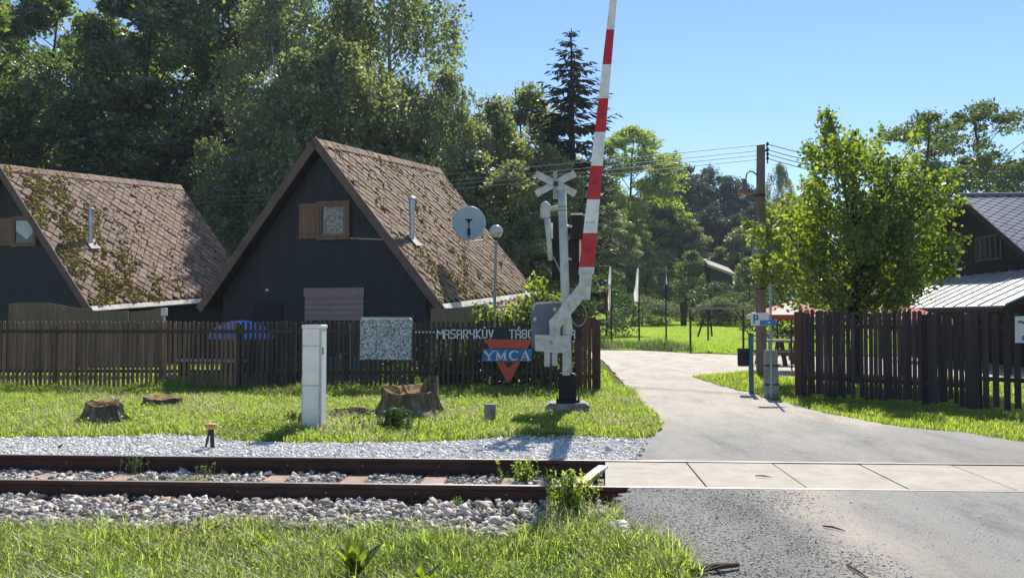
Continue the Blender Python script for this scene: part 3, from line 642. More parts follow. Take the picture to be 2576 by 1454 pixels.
mb.bar(P(1396, 862, YB - .10), P(1396, 812, YB - .10), .18, .06, up=(0, 1, 0)); mb.bar(P(1393, 820, YB - .101), P(1474, 718, YB - .101), .215, .065, up=(0, 1, 0))
q = P(1396, 812, YB - .135); mb.tube([(q[0], YB - .14, q[2]), (q[0], YB - .06, q[2])], .10, 16)
mb.build('crank_arm', 'armgrey', B)
mb = MB(); slab(mb, [(1454, 752), (1458, 690), (1490, 688), (1484, 755)], YB - .16, .12); slab(mb, [(1456, 688), (1460, 672), (1492, 672), (1490, 688)], YB - .15, .10); mb.build('arm_sleeve', 'armgrey', B)
# barrier arm in bands, tapering to its tip above the frame
edges = [690, 672, 586.5, 502, 417.5, 332.5, 248, 162.5, 75, -16]
mb = MB()
def armx(v): return 1543 + (v / 672.0) * (1476 - 1543) , 18 + (v / 672.0) * 19.5
for i in range(len(edges) - 1):
    v0, v1 = edges[i], edges[i + 1]; mi = 0 if i % 2 == 0 else 1
    (c0, w0), (c1, w1) = armx(v0), armx(v1)
    th0, th1 = .075 - .0002 * (690 - v0) * .3, .075 - .0002 * (690 - v1) * .3
    fr = [P(c0 - w0 / 2, v0, YB - .14), P(c0 + w0 / 2, v0, YB - .14), P(c1 + w1 / 2, v1, YB - .14), P(c1 - w1 / 2, v1, YB - .14)]
    mb.prism(fr, (0, .075, 0), mi)
arm = mb.build('barrier_arm', ['armwhite', 'armred'], B)
for i in (1, 3, 5):
    v = (edges[i] + edges[i + 1]) / 2; c, wd = armx(v); q = P(c - 1, v, YB - .142)
    mb = MB(); mb.tube([(q[0], YB - .147, q[2]), (q[0], YB - .139, q[2])], .055 * wd / 37, 16); mb.build('round_mark', pm('red_mark', (.40, .02, .025), None, 4, .4), arm)
mb = MB()
for k in range(8):
    u = 1475 + k * 2.9; mb.quad(*[P(uu, vv, YB - .1425) for uu, vv in ((u, 562 - k % 2), (u + 1.6, 562 - k % 2), (u + 1.6, 557 + (k * 7) % 3), (u, 557 + (k * 7) % 3))])
mb.build('stencil', 'galv', arm)
# cable loop
mb = MB(); pts = [P(1456 + 19 * math.cos(a) , 792 + 28 * math.sin(a), YB + .02 + .08 * math.cos(a)) for a in np.linspace(-2.4, 2.9, 26)]; mb.tube(pts, .008, 6); mb.build('cable', 'galv', B)
mb = MB(); mb.tube([P(1432, 795, YB), P(1437, 830, YB + .02), P(1432, 850, YB - .02)], .03, 8); mb.build('conduit_elbow', 'armgrey', B)
# warning cross seen from behind
X = thing
mb = MB(); Yx = YB + .14
mb.bar(P(1347, 437, Yx), P(1448, 488, Yx), .115, .02, up=(0, 1, 0)); cr = mb.build('warning_cross', 'armgrey', B)
mb = MB(); mb.bar(P(1447, 436, Yx + .022), P(1348, 488, Yx + .022), .115, .02, up=(0, 1, 0)); mb.build('cross_blade', 'armgrey', cr)
mb = MB(); bx(mb, 1391, 430, 1402, 501, Yx - .035, .03, 0, .004); mb.build('cross_bracket', 'galv', cr)
mb = MB(); bx(mb, 1393, 457, 1404, 468, Yx - .05, .014, 0, .003); mb.build('cross_clamp', 'rustmetal', cr)
# bell on its side tube
mb = MB(); mb.tube([P(1376, 550, YB + .05), P(1381, 600, YB + .05), P(1385, 655, YB + .05)], [.05, .045, .042], 12); bt = mb.build('bell_tube', 'mast', B, smooth=True)
mb = MB(); q = P(1372, 549, YB + .05); mb.lathe(q, [(.06, 0), (.085, .03), (.09, .17), (.08, .20), (.09, .215), (.05, .26), (.02, .285)], 14); mb.build('bell_housing', 'mast', bt)
mb = MB(); mb.tube([P(1382, 526, YB + .04), P(1408, 522, YB)], .04, 10); mb.build('bell_arm', 'armgrey', bt)
mb = MB(); mb.bar(P(1392, 645, YB + .04), P(1412, 688, YB), .03, .02); mb.build('stay', 'galv', B)
# signal heads seen from behind
mb = MB(); bx(mb, 1388, 545, 1424, 705, YB + .22, .05, 0, .02); sh = mb.build('signal_backboard', 'blackmatte', B)
mb = MB(); bx(mb, 1434, 540, 1470, 602, YB + .10, .22, 0, .02)
for k in range(5): bx(mb, 1437 + k * 6.5, 544, 1440 + k * 6.5, 598, YB + .088, .014, 0, .003)
sg = mb.build('signal_head', 'blackmatte', B)
mb = MB(); bx(mb, 1436, 536, 1466, 541, YB + .09, .24, 0, .01); mb.build('signal_hood', 'armgrey', sg)
mb = MB(); bx(mb, 1430, 603, 1462, 705, YB + .20, .05, 0, .02); mb.build('signal_backboard', 'blackmatte', B)
mb = MB(); bx(mb, 1457, 602, 1462, 660, YB + .18, .018, 0, .002); mb.build('white_border', 'white', B); mb = MB(); bx(mb, 1386, 560, 1391, 600, YB + .2, .018, 0, .002); mb.build('white_border', 'white', B)
mb = MB(); q = P(1429, 568, YB); mb.tube([(q[0] - .06, YB, q[2]), (q[0] + .06, YB + .1, q[2])], .022, 8); q = P(1429, 650, YB); mb.tube([(q[0] - .06, YB, q[2]), (q[0] + .05, YB + .2, q[2])], .022, 8); mb.build('signal_arm', 'armgrey', B)

# ------------------------------------------------------------------ fences
def fence_run(name, label, A, Bp, spacing, wd, z0, z1, mat, post_every=2.4, rails=((.25, -1), (.85, 1)), rounded=True, group=None, jitter=.012, seed=3, postmat=None, gaps=0.0, ztilt=0.0):
    A = Vector((A[0], A[1], 0)); Bp = Vector((Bp[0], Bp[1], 0)); d = (Bp - A); L = d.length; d.normalize(); nrm = Vector((d.y, -d.x, 0))   # nrm faces the viewer
    r = random.Random(seed); t = thing(name, label, 'fence', tuple((A + Bp) / 2), group=group)
    mb = MB(); n = int(L / spacing)
    for k in range(n + 1):
        if gaps and r.random() < gaps: continue
        c = A + d * (k * spacing + r.gauss(0, spacing * .04)); w2 = wd * .5 * r.uniform(.9, 1.08); top = z1 + r.gauss(0, jitter) + ztilt * k / max(n, 1); bot = z0 + r.gauss(0, jitter)
        lean = r.gauss(0, .006); th = .022
        prof = [(-w2, bot), (w2, bot), (w2 + lean, top - w2 * .9), (w2 * .6 + lean, top - w2 * .25), (lean, top), (-w2 * .6 + lean, top - w2 * .25), (-w2 + lean, top - w2 * .9)] if rounded else [(-w2, bot), (w2, bot), (w2 + lean, top), (-w2 + lean, top)]
        mb.prism([c + d * px + Vector((0, 0, pz)) + nrm * th for px, pz in prof], -nrm * th)
    mb.build('slat_panel', mat, t)
    for fr, side in rails:
        z = z0 + (z1 - z0) * fr; mb = MB(); off = nrm * (.022 + .022 if side > 0 else -.022)
        mb.bar(A + off + Vector((0, 0, z)), Bp + off + Vector((0, 0, z)), .04, .075); mb.build('rail', 'picketdark' if mat == 'picket' else mat, t)
    k = 0.0
    while k <= L + .01:
        p = A + d * k - nrm * .10; mb = MB(); mb.box((p.x - .05, p.y - .05, -.1), (p.x + .05, p.y + .05, z1 - .06), bev=.01); mb.build('post', postmat or mat, t); k += post_every
    return t
fa, fb = G(-130, 978), G(1470, 986)
fa = (fa[0], 18.75); fb = (fb[0], 18.75)
f1, f2 = (P(600, 900, 18.75)[0], 18.75), (P(1440, 900, 18.75)[0], 18.75)
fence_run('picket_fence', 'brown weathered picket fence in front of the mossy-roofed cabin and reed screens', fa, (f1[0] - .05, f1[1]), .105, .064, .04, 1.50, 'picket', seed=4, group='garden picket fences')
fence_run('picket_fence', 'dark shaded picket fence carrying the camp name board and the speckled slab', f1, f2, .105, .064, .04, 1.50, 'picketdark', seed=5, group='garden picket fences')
# red-brown gate leaf folded back at the fence end
ga, gb = P(1478, 900, 18.7), P(1502, 900, 18.5)
fence_run('gate_leaf', 'narrow red brown board gate leaf at the end of the sign fence beside the road', (P(1450, 900, 18.74)[0], 18.74), (gb[0], 18.60), .098, .080, .02, 1.60, 'picketred', post_every=.45, rails=((.2, -1), (.9, -1)), rounded=False, seed=6)
ra = (float(G(2016, 997)[0]), 17.95); rm = (6.98, 15.78); rb = (9.3, 13.55)
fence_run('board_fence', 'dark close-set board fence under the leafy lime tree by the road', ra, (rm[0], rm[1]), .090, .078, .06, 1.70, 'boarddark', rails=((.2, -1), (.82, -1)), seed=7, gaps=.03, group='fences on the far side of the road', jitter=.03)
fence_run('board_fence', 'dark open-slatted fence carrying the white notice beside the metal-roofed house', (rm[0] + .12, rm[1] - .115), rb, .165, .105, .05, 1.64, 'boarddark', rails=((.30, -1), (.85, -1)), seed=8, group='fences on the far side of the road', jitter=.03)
c = (ra[0] - .02, ra[1] + .03); mb = MB(); mb.box((c[0] - .09, c[1] - .06, -.1), (c[0] + .07, c[1] + .06, 1.70), bev=.012); tagp(mb.build('gate_post', 'picketred'), 'stout red brown gate post at the road end of the dark board fence', 'post')
c = (rm[0] + .05, rm[1] - .06); mb = MB(); mb.box((c[0] - .07, c[1] - .07, -.1), (c[0] + .07, c[1] + .07, 1.66), bev=.012); tagp(mb.build('gate_post', 'picketdark'), 'thick dark post where close-set boards meet open slats', 'post')

# speckled slab and signs on the front fence
def stroke_text(mb, strokes, u0, v0, uw, vh, Y, lw, mi=0):
    """strokes: polylines on a 0..1 cell (x right, y down)"""
    for pl in strokes:
        for a, b in zip(pl[:-1], pl[1:]):
            d = math.hypot((b[0] - a[0]) * uw, (b[1] - a[1]) * vh); e = lw * .45
            du, dv = ((b[0] - a[0]) * uw / d * e, (b[1] - a[1]) * vh / d * e) if d else (0, 0)
            mb.bar(P(u0 + a[0] * uw - du, v0 + a[1] * vh - dv, Y), P(u0 + b[0] * uw + du, v0 + b[1] * vh + dv, Y), lw * Y / 2200, .012, mi, up=(0, 1, 0))
GL = {'M': [[(0, 1), (0, 0), (.5, .55), (1, 0), (1, 1)]], 'A': [[(0, 1), (0, .08), (.9, .08), (.9, 1)], [(0, .55), (.9, .55)]], 'S': [[(.9, .06), (0, .06), (0, .5), (.9, .5), (.9, .95), (0, .95)]],
      'R': [[(0, 1), (0, .06), (.85, .06), (.85, .52), (0, .52)], [(.35, .52), (.9, 1)]], 'Y': [[(0, .05), (0, .5), (.85, .5)], [(.85, .05), (.85, 1)]], 'K': [[(0, 0), (0, 1)], [(.85, 0), (0, .52), (.85, 1)]],
      'U': [[(0, .05), (0, .95), (.85, .95), (.85, .05)]], 'V': [[(0, .05), (.42, .98), (.85, .05)]], 'T': [[(0, .06), (.95, .06)], [(.47, .06), (.47, 1)]], 'B': [[(0, .95), (0, .06), (.85, .06), (.85, .95), (0, .95)], [(0, .5), (.85, .5)]],
      'O': [[(0, .95), (0, .06), (.85, .06), (.85, .95), (0, .95)]], 'C': [[(.9, .06), (0, .06), (0, .95), (.9, .95)]]}
YS = 18.655
t = thing('speckled_slab', 'grey speckled rectangular slab hung on the fence behind the hollow stump', 'slab', tuple(P(970, 905, YS - .05)))
mb = MB(); slab(mb, [(905, 904), (906, 803), (912, 799), (1030, 800), (1036, 805), (1035, 905)], YS - .07, .07); mb.build('slab_face', 'stone', t)
mb = MB(); slab(mb, [(907, 803), (912, 798), (1030, 799), (1035, 803)], YS - .08, .09); mb.build('top_edge', 'white', t)
t = thing('camp_sign', 'long dark green name board lettered MASARYKŮV TÁBOR YMCA on the fence', 'sign', tuple(P(1280, 836, YS)))
mb = MB(); slab(mb, [(1096, 852), (1096, 823), (1456, 824), (1456, 852)], YS - .03, .03); mb.build('board', 'signgreen', t)
mb = MB(); u = 1100
for ch in 'MASARYKUV':
    stroke_text(mb, GL[ch], u, 829, 12.2 if ch != 'M' else 15, 22, YS - .036, 2.9); u += 18.2 if ch == 'M' else 16.0
    if ch == 'U': mb.lathe(P(u - 16 + 5, 824, YS - .036), [(.012, -.012), (.024, -.006), (.024, .006), (.012, .012)], 8)
u = 1282
for ch in 'TABOR':
    stroke_text(mb, GL[ch], u, 829, 12.2, 22, YS - .036, 2.9)
    if ch == 'A': stroke_text(mb, [[(.4, -.1), (.75, -.3)]], u, 829, 12.2, 22, YS - .036, 2.6)
    u += 16
u = 1384
for ch in 'YMCA':
    stroke_text(mb, GL[ch], u, 829, 12.2 if ch != 'M' else 15, 22, YS - .036, 2.9); u += 18.5 if ch == 'M' else 16
mb.build('lettering', 'letter', t)
mb = MB()
for k in range(6): bx(mb, 1044 + k * 9, 834, 1048 + k * 9, 837, YS - .03, .02, 0, .001)
tagp(mb.build('marker_strip', 'letter'), 'row of short pale dashes between the slab and name board', 'trim')
t = thing('ymca_sign', 'red downward triangle sign with blue YMCA band on the shaded fence', 'sign', tuple(P(1278, 905, YS)))
mb = MB(); slab(mb, [(1219, 854), (1338, 854), (1282, 962), (1276, 962)], YS - .032, .025); tri = mb.build('triangle', 'signred', t)
mb = MB(); slab(mb, [(1267, 911), (1293, 911), (1282, 924), (1278, 924)], YS - .042, .008); slab(mb, [(1240, 876), (1316, 876), (1312, 880), (1244, 880)], YS - .042, .008); mb.build('dark_inset', 'picketdark', tri)
mb = MB(); slab(mb, [(1216, 878), (1340, 878), (1336, 909), (1212, 909)], YS - .06, .026); bd = mb.build('blue_band', 'signblue', t)
mb = MB(); Yl = YS - .066
def seg(a, b, wd): mb.bar(P(*a, Yl), P(*b, Yl), wd * Yl / 2200, .01, 0, up=(0, 1, 0))
# Y
seg((1219, 884), (1230, 895), 5); seg((1241, 884), (1230, 895), 3); seg((1230, 894), (1230, 905), 5); seg((1225, 905), (1235, 905), 2); seg((1215, 883), (1224, 883), 2); seg((1237, 883), (1245, 883), 2)
# M
seg((1250, 883), (1250, 905), 3); seg((1250, 883), (1260, 903), 5); seg((1270, 883), (1260, 903), 3); seg((1270, 883), (1270, 905), 5); seg((1246, 905), (1254, 905), 2); seg((1265, 905), (1276, 905), 2); seg((1246, 883), (1252, 883), 2); seg((1269, 883), (1275, 883), 2)
# C
cp = [(1294 + 11.5 * math.cos(a), 894 - 11 * math.sin(a)) for a in np.linspace(.75, 5.5, 13)]
for i, (a, b) in enumerate(zip(cp[:-1], cp[1:])): seg(a, b, 2.5 + 2.5 * math.sin(math.pi * i / 11))
seg((1303, 883), (1303, 889), 2)
# A
seg((1321, 882), (1312, 905), 2.5); seg((1321, 882), (1330, 905), 5); seg((1316, 898), (1326, 898), 2); seg((1308, 905), (1316, 905), 2); seg((1325, 905), (1335, 905), 2)
mb.build('lettering', pm('ymca_letter', (.80, .85, .88), None, 5, .6), bd)
# white notice on the far right fence
yn = 13.9; t = thing('notice_board', 'white notice with dark and blue print on the open-slatted fence', 'notice', tuple(P(2570, 828, yn)))
mb = MB(); a0, a1 = Vector(P(2554, 862, 14.95)), Vector((9.0, 13.62, 0)); dv = (Vector((rb[0], rb[1], 0)) - Vector((rm[0], rm[1], 0))).normalized(); nv = Vector((dv.y, -dv.x, 0))
o = Vector((rm[0] + .12, rm[1] - .115, 0)) + nv * .05
def onf(u, v):
    d = ray(u, v); tt = (o - Vector(EYE)).dot(nv) / Vector(d).dot(nv); return Vector(EYE + d * tt)
mb.prism([onf(2554, 862), onf(2554, 796), onf(2640, 793), onf(2640, 864)], nv * .015); bd = mb.build('board', 'white', t)
mb = MB(); o = o + nv * .019
for pl in ([(2563, 814), (2563, 806), (2567, 811), (2571, 806), (2571, 814)], [(2574, 810), (2579, 810), (2579, 814), (2574, 814), (2574, 812), (2579, 812)]):
    for a, b in zip(pl[:-1], pl[1:]): mb.bar(onf(*a), onf(*b), .012, .004, up=tuple(nv))
mb.build('heading', 'black', bd)
mb = MB(); mb.prism([onf(2571, 856), onf(2571, 846), onf(2577, 842), onf(2592, 842), onf(2592, 856)], nv * .004); mb.build('blue_mark', 'signblue', bd)

# ------------------------------------------------------------------ cabins (steep gable roofs)
HW, HA, HE, HL, TILT = 3.78, 6.58, 1.93, 8.9, .6 / 8.9
SLn = math.hypot(HW, HA - HE); DX, DZ = HW / SLn, -(HA - HE) / SLn; NX, NZ = -DZ, DX
def cabin(name, label, origin, rotz, tilemat, mossn, side, flue_px, win, hatch, seed):
    t = thing(name, label, 'cabin', origin, rotz, 'steep-roofed cabins behind the fence'); W = WM[t]; inv = W.inverted()
    r = random.Random(seed); nr = np.random.default_rng(seed)
    def S(sg, tt, y, h=0):                                   # point on a slope: tt down the slope, y along the ridge, h above it
        return (sg * (DX * tt + NX * h), y, HA + DZ * tt + NZ * h + TILT * y)
    # walls
    ins = .34; wz = lambda x: HA - (HA - HE) / HW * abs(x) - .30
    mb = MB(); zs = 2.42
    mb.prism([(-3.25, ins, 0), (3.25, ins, 0), (3.25, ins, wz(3.25)), (0, ins, wz(0)), (-3.25, ins, wz(3.25))], (0, .08, 0))
    for k in range(12):                                      # horizontal boards below the upper sheet
        z = 2.36 - k * .19; hw = min(3.25, (HA - .3 - z) * HW / (HA - HE)) - .02
        mb.prism([(-hw, ins - .02, z - .175), (hw, ins - .02, z - .175), (hw, ins - .004, z - .005), (-hw, ins - .004, z - .005)], (0, 0, .004))
        mb.prism([(-hw, ins - .024, z - .178), (hw, ins - .024, z - .178), (hw, ins - .002, z - .178), (-hw, ins - .002, z - .178)], (0, 0, .16))
    mb.build('gable_wall', 'housewall', t, local=True)
    mb = MB(); mb.prism([(-3.25, HL - .4, 0), (3.25, HL - .4, 0), (3.25, HL - .4, wz(3.25) + .5), (0, HL - .4, wz(0) + .5), (-3.25, HL - .4, wz(3.25) + .5)], (0, .08, 0)); mb.build('rear_wall', 'housewall', t, local=True)
    for sg in (-1, 1):
        mb = MB(); mb.box((sg * 3.25 - .05, ins + .085, 0), (sg * 3.25 + .05, HL - .41, wz(3.25) + .05)); mb.build('side_wall', 'housewall', t, local=True)
    # roof
    mb = MB()
    for sg in (-1, 1):
        pr = [S(sg, 0 if sg > 0 else .12, 0, -.12), S(sg, SLn, 0, -.12), S(sg, SLn, 0, 0), S(sg, 0 if sg > 0 else .12, 0, 0)]
        q = [(a[0], a[1] + HL, a[2] + TILT * HL) for a in pr]
        mb.add(pr + q, [[3, 2, 1, 0], [4, 5, 6, 7], [0, 1, 5, 4], [1, 2, 6, 5], [2, 3, 7, 6], [3, 0, 4, 7]])
    roof = mb.build('roof', 'underlay', t, local=True)
    p = .40; a = p / 2; mb = MB()
    for sg in (1, -1):
        for j in range(1, int(SLn / a) + 1):
            for i in range(-1, int(HL / p) + 2):
                y0 = i * p + (j % 2) * a; t0 = j * a
                if t0 - a > SLn or y0 + a < 0 or y0 - a > HL: continue
                if sg < 0 and (i + j) % 1: continue
                k = .91; jit = r.gauss(0, .006); rot = r.gauss(0, .008)
                cs = [(y0 - a * k, t0 + rot), (y0, t0 - a * k), (y0 + a * k, t0 - rot), (y0, t0 + a * k)]
                cs = [(min(max(yy, 0.0), HL), min(max(tt, .02), SLn + .03)) for yy, tt in cs]
                hs = [.020 + jit, .008 + jit, .020 + jit, .034 + jit]
                up = [S(sg, tt, yy, h) for (yy, tt), h in zip(cs, hs)]; dn = [S(sg, tt, yy, h - .022) for (yy, tt), h in zip(cs, hs)]
                mb.add(up + dn, [[0, 1, 2, 3], [0, 3, 7, 4], [3, 2, 6, 7], [0, 4, 5, 1], [1, 5, 6, 2]])
    mb.build('shingles', tilemat, roof, local=True)
    mb = MB(); n = 24
    for i in range(n):
        y0, y1 = i * HL / n + .004, (i + 1) * HL / n - .004; h = .05 + r.gauss(0, .006)
        for sg in (-1, 1):
            up = [S(sg, 0, y0, h), S(sg, .27, y0, .045), S(sg, .27, y1, .04), S(sg, 0, y1, h - .006)]
            dn = [(q[0], q[1], q[2] - .025) for q in up]
            mb.add(up + dn, [[0, 1, 2, 3], [0, 4, 5, 1], [1, 5, 6, 2], [2, 6, 7, 3]])
    mb.build('ridge_cap', tilemat, roof, local=True)
    # barge boards and eaves boards
    for sg in (-1, 1):
        a0, a1 = S(sg, -.05, -.02, .06), S(sg, SLn + .10, -.02, .06); b1, b0 = S(sg, SLn + .10, -.02, -.17), S(sg, .12, -.02, -.17)
        if sg < 0: a0, b0 = S(sg, .0, -.02, .06), S(sg, .14, -.02, -.17)
        mb = MB(); mb.prism([a0, a1, b1, b0], (0, -.045, 0)); mb.build('barge_board', 'barge', t, local=True)
    for k, (y0, y1) in enumerate(((0.02, HL * .30), (HL * .30 + .02, HL * .62), (HL * .62 + .02, HL - .02))):
        dz = r.gauss(0, .012); mb = MB(); mb.prism([S(1, SLn + .02, y0, .03 + dz), S(1, SLn + .20, y0, .028 + dz), S(1, SLn + .20, y1, .028 + dz), S(1, SLn + .02, y1, .03 + dz)], (0, 0, -.03))
        mb.build('eaves_board', 'gutter', t, local=True)
    # flue where its foot meets the slope
    o = inv @ Vector(EYE); d = inv.to_3x3() @ Vector(ray(*flue_px[0])); nn = Vector((NX, 0, NZ)); q0 = Vector((0, 0, HA))
    tn = Vector((NX, -TILT * NZ, NZ)); s = (q0 - o).dot(tn) / d.dot(tn); foot = o + d * s
    D = (Vector(W @ foot) - Vector(EYE)).dot(Vector(FW)); hpx = (flue_px[0][1] - flue_px[1]) / 2200 * D
    wv = .088
    mb = MB(); mb.tube([foot + Vector((0, 0, -.15)), foot + Vector((0, 0, hpx * .62)), foot + Vector((.0, 0, hpx * .62)), foot + Vector((0, 0, hpx * .95))], [wv * .82, wv * .82, wv, wv * 1.02], 14)
    fl = mb.build('flue', 'zinc', roof, local=True, smooth=False)
    mb = MB(); mb.lathe(foot + Vector((0, 0, hpx * .93)), [(wv * 1.25, 0), (wv * 1.35, .04), (wv * 1.3, .08), (.03, .13)], 14); mb.lathe(foot + Vector((0, 0, hpx * .60)), [(wv, 0), (wv * 1.12, .008), (wv * 1.12, .03), (wv, .038)], 14)
    mb.build('flue_cowl', 'zinc', roof, local=True)
    mb = MB(); lt = (foot.x) / DX
    mb.add([S(1, lt - .18, foot.y - .2, .05), S(1, lt + .28, foot.y - .2, .06), S(1, lt + .28, foot.y + .2, .06), S(1, lt - .18, foot.y + .2, .05)], [[0, 1, 2, 3]]); mb.prism([S(1, lt + .20, foot.y - .22, .062), S(1, lt + .30, foot.y - .22, .062), S(1, lt + .30, foot.y + .22, .062), S(1, lt + .20, foot.y + .22, .062)], (.01, 0, .012)); mb.build('flashing', 'gutter', roof, local=True)
    # moss cushions on the weathered slope
    n = mossn * 3; yy = nr.uniform(.05, HL, n); tt = nr.uniform(.05, SLn, n)
    if seed == 1: prob = np.exp(-((yy - .4 - .16 * tt) / 1.7) ** 2) * 1.5 + .8 * sstep(4.2, 5.9, tt) * np.exp(-yy / 3.2) + .06
    else: prob = .55 * sstep(3.0, 5.5, tt) * np.exp(-((yy - 2.2) / 2.6) ** 2) + .25 * np.exp(-(tt / .7) ** 2) * (yy > 3) + .10
    prob *= np.clip(.45 + 1.3 * clumpnoise(yy, tt, 2.3, seed) + .5 * clumpnoise(yy, tt, 6.1, seed + 3), 0, 1.6); k = nr.random(n) < prob; yy, tt = yy[k], tt[k]
    V = np.array([S(1, b, c, .028) for b, c in zip(tt, yy)])
    if len(V):
        mo = stones('moss', V[:, 0], V[:, 1], V[:, 2], .075, 'moss', .30, nr, 'stuff'); mo.parent = roof
    # gable window
    x0, x1, z0, z1, sx = win; y = ins - .03
    fw_ = .075; mb = MB(); mb.box((x0, y - .06, z0), (x0 + fw_, y, z1)); mb.box((x1 - fw_, y - .06, z0), (x1, y, z1)); mb.box((x0 + fw_, y - .06, z0), (x1 - fw_, y, z0 + fw_)); mb.box((x0 + fw_, y - .06, z1 - fw_), (x1 - fw_, y, z1))
    wn = mb.build('window', 'winwood', t, local=True)
    mb = MB(); i0, i1, j0, j1 = x0 + fw_ + .006, x1 - fw_ - .006, z0 + fw_ + .006, z1 - fw_ - .006; g = .06
    mb.box((i0, y - .045, j0), (i0 + g, y - .01, j1)); mb.box((i1 - g, y - .045, j0), (i1, y - .01, j1)); mb.box((i0 + g, y - .045, j0), (i1 - g, y - .01, j0 + g)); mb.box((i0 + g, y - .045, j1 - g), (i1 - g, y - .01, j1)); mb.build('sash', 'winwood', wn, local=True)
    mb = MB(); mb.box((i0 + g, y - .012, j0 + g), (i1 - g, y - .006, j1 - g)); mb.build('pane', 'glass', wn, local=True)
    mb = MB()
    if seed == 2: mb.box((i0 + g + .06, y - .022, j0 + g + .03), (i1 - g - .06, y - .016, j1 - g - .02)); cm = 'curtain'
    else:
        zz = j1 - g - .01; mb.prism([(i0 + g + .03, y - .022, zz), (i1 - g - .02, y - .022, zz), (i1 - g - .02, y - .022, zz - .42), ((i0 + i1) / 2 + .12, y - .022, zz - .62), (i0 + g + .04, y - .022, zz - .33)], (0, .005, 0)); cm = 'curtwhite'
    mb.build('curtain', cm, wn, local=True)
    mb = MB(); mb.box((x0 - sx, y - .05, z0 + .05), (x0 - .01, y - .01, z1 - .04))
    for zz in (z0 + .18, z1 - .22): mb.box((x0 - sx + .02, y - .066, zz), (x0 - .02, y - .05, zz + .07))
    mb.build('shutter', 'winwood', t, local=True)
    if hatch:
        x0, x1, z0, z1 = hatch; mb = MB(); n = 6; hh = (z1 - z0) / n
        for k in range(n): mb.box((x0, y - .05 - .004 * (k % 2), z0 + k * hh + .006), (x1, y - .015, z0 + (k + 1) * hh - .004))
        mb.box((x0 - .03, y - .07, z1 - .22), (x1 + .03, y - .052, z1 + .02))
        mb.build('hatch', 'hatch', t, local=True)
        mb = MB(); mb.tube([(.93, y - .02, 3.80), (2.15, y - .03, 3.72), (2.6, -.08, 3.72)], .012, 6); mb.build('cable', 'gutter', t, local=True)
        mb = MB(); mb.box((1.55, y - .06, 1.15), (2.9, y - .02, 1.25)); mb.box((1.55, y - .06, 1.25), (1.62, y - .02, 1.55)); mb.box((2.83, y - .06, 1.25), (2.9, y - .02, 1.55)); mb.box((1.55, y - .06, 1.55), (2.9, y - .02, 1.62)); lw = mb.build('window', 'barge', t, local=True)
        mb = MB(); mb.box((1.62, y - .03, 1.25), (2.83, y - .022, 1.55)); mb.build('pane', 'glass', lw, local=True)
        mb = MB(); mb.box((-2.15, y - .04, .0), (-1.25, y - .005, 2.0)); dr = mb.build('door', 'blackmatte', t, local=True)
        mb = MB(); mb.box((-1.40, y - .07, .95), (-1.36, y - .04, 1.1)); mb.build('handle', 'galv', dr, local=True)
        mb = MB(); mb.lathe((-1.7, y - .06, 2.34), [(.03, 0), (.05, .03), (.04, .07)], 10); mb.build('wall_lamp', 'white', t, local=True)
        # side porch roof out of the long eave
        pr = MB(); e = HE - .10
        ys_, ye_ = HL * .34, HL * .78
        A_ = [(HW - .35, ys_, e + .32), (HW + 1.15, ys_, e - .42), (HW + 1.15, ye_, e - .20), (HW - .35, ye_, e + .62)]
        pr.prism(A_, (0, 0, .09)); po = pr.build('porch_roof', 'tileb', t, local=True)
        pr = MB(); pr.prism([(HW - .35, ys_ - .03, e + .24), (HW + 1.2, ys_ - .03, e - .52), (HW + 1.2, ys_ - .03, e - .32), (HW - .35, ys_ - .03, e + .44)], (0, .026, 0)); pr.build('porch_barge', 'dish', po, local=True)
        nn_ = 260; uu = nr.random(nn_); vv = nr.random(nn_); V = np.array([np.array(A_[0]) * (1 - a) * (1 - b) + np.array(A_[1]) * a * (1 - b) + np.array(A_[2]) * a * b + np.array(A_[3]) * (1 - a) * b for a, b in zip(uu, vv)])
        mo = stones('moss', V[:, 0], V[:, 1], V[:, 2] + .095, .10, 'tileb', .4, nr, 'stuff'); mo.parent = po
        for yy in (ys_ + .1, ye_ - .1):
            pr = MB(); pr.box((HW + .95, yy - .05, 0), (HW + 1.05, yy + .05, e - .34)); pr.build('porch_post', 'blackmatte', t, local=True)
    return t
RZ = -rad(14.4)
cabin('cabin', 'dark steep-roofed cabin with heavily mossed shingle roof, behind the reed screens', (-18.52, 27.4, 0), RZ, 'tile', 7500, 1, ((228, 612), 525), (.30, 1.34, 3.90, 4.90, .55), None, 1)
cabin('cabin', 'dark steep-roofed cabin with orange shuttered gable window and pale hatch', (-6.98, 24.0, 0), RZ, 'tileb', 5200, 2, ((1036, 602), 497), (-.10, .92, 3.77, 4.86, .58), (-.47, 1.37, 1.50, 2.40), 2)

# satellite dish on the roof edge of the nearer cabin
Yd = 26.6; s = Yd / 2200
t = thing('satellite_dish', 'round pale blue satellite dish on an arm off the cabin roof', 'satellite dish', tuple(P(1215, 606, Yd + .3)))
c = Vector(P(1180, 561, Yd)); ax = Vector((.10, -1, .22)).normalized(); ux = ax.cross(Vector((0, 0, 1))).normalized(); uz = ux.cross(ax)
mb = MB(); rows = []; n = 36
for k, (rr, dep) in enumerate(((.02, .10), (.16, .094), (.30, .075), (.42, .04), (.505, 0), (.515, .012), (.44, .06), (.30, .10), (.02, .13))):
    rows.append([c - ax * dep + (ux * math.cos(i * 2 * math.pi / n) + uz * math.sin(i * 2 * math.pi / n) * 1.06) * rr for i in range(n)])
pts = [p for rw in rows for p in rw]; fs = [list(range(n))]
for k in range(len(rows) - 1): fs += [[k * n + i, k * n + (i + 1) % n, (k + 1) * n + (i + 1) % n, (k + 1) * n + i] for i in range(n)]
mb.add(pts, fs); mb.build('reflector', 'dish', t, smooth=True)
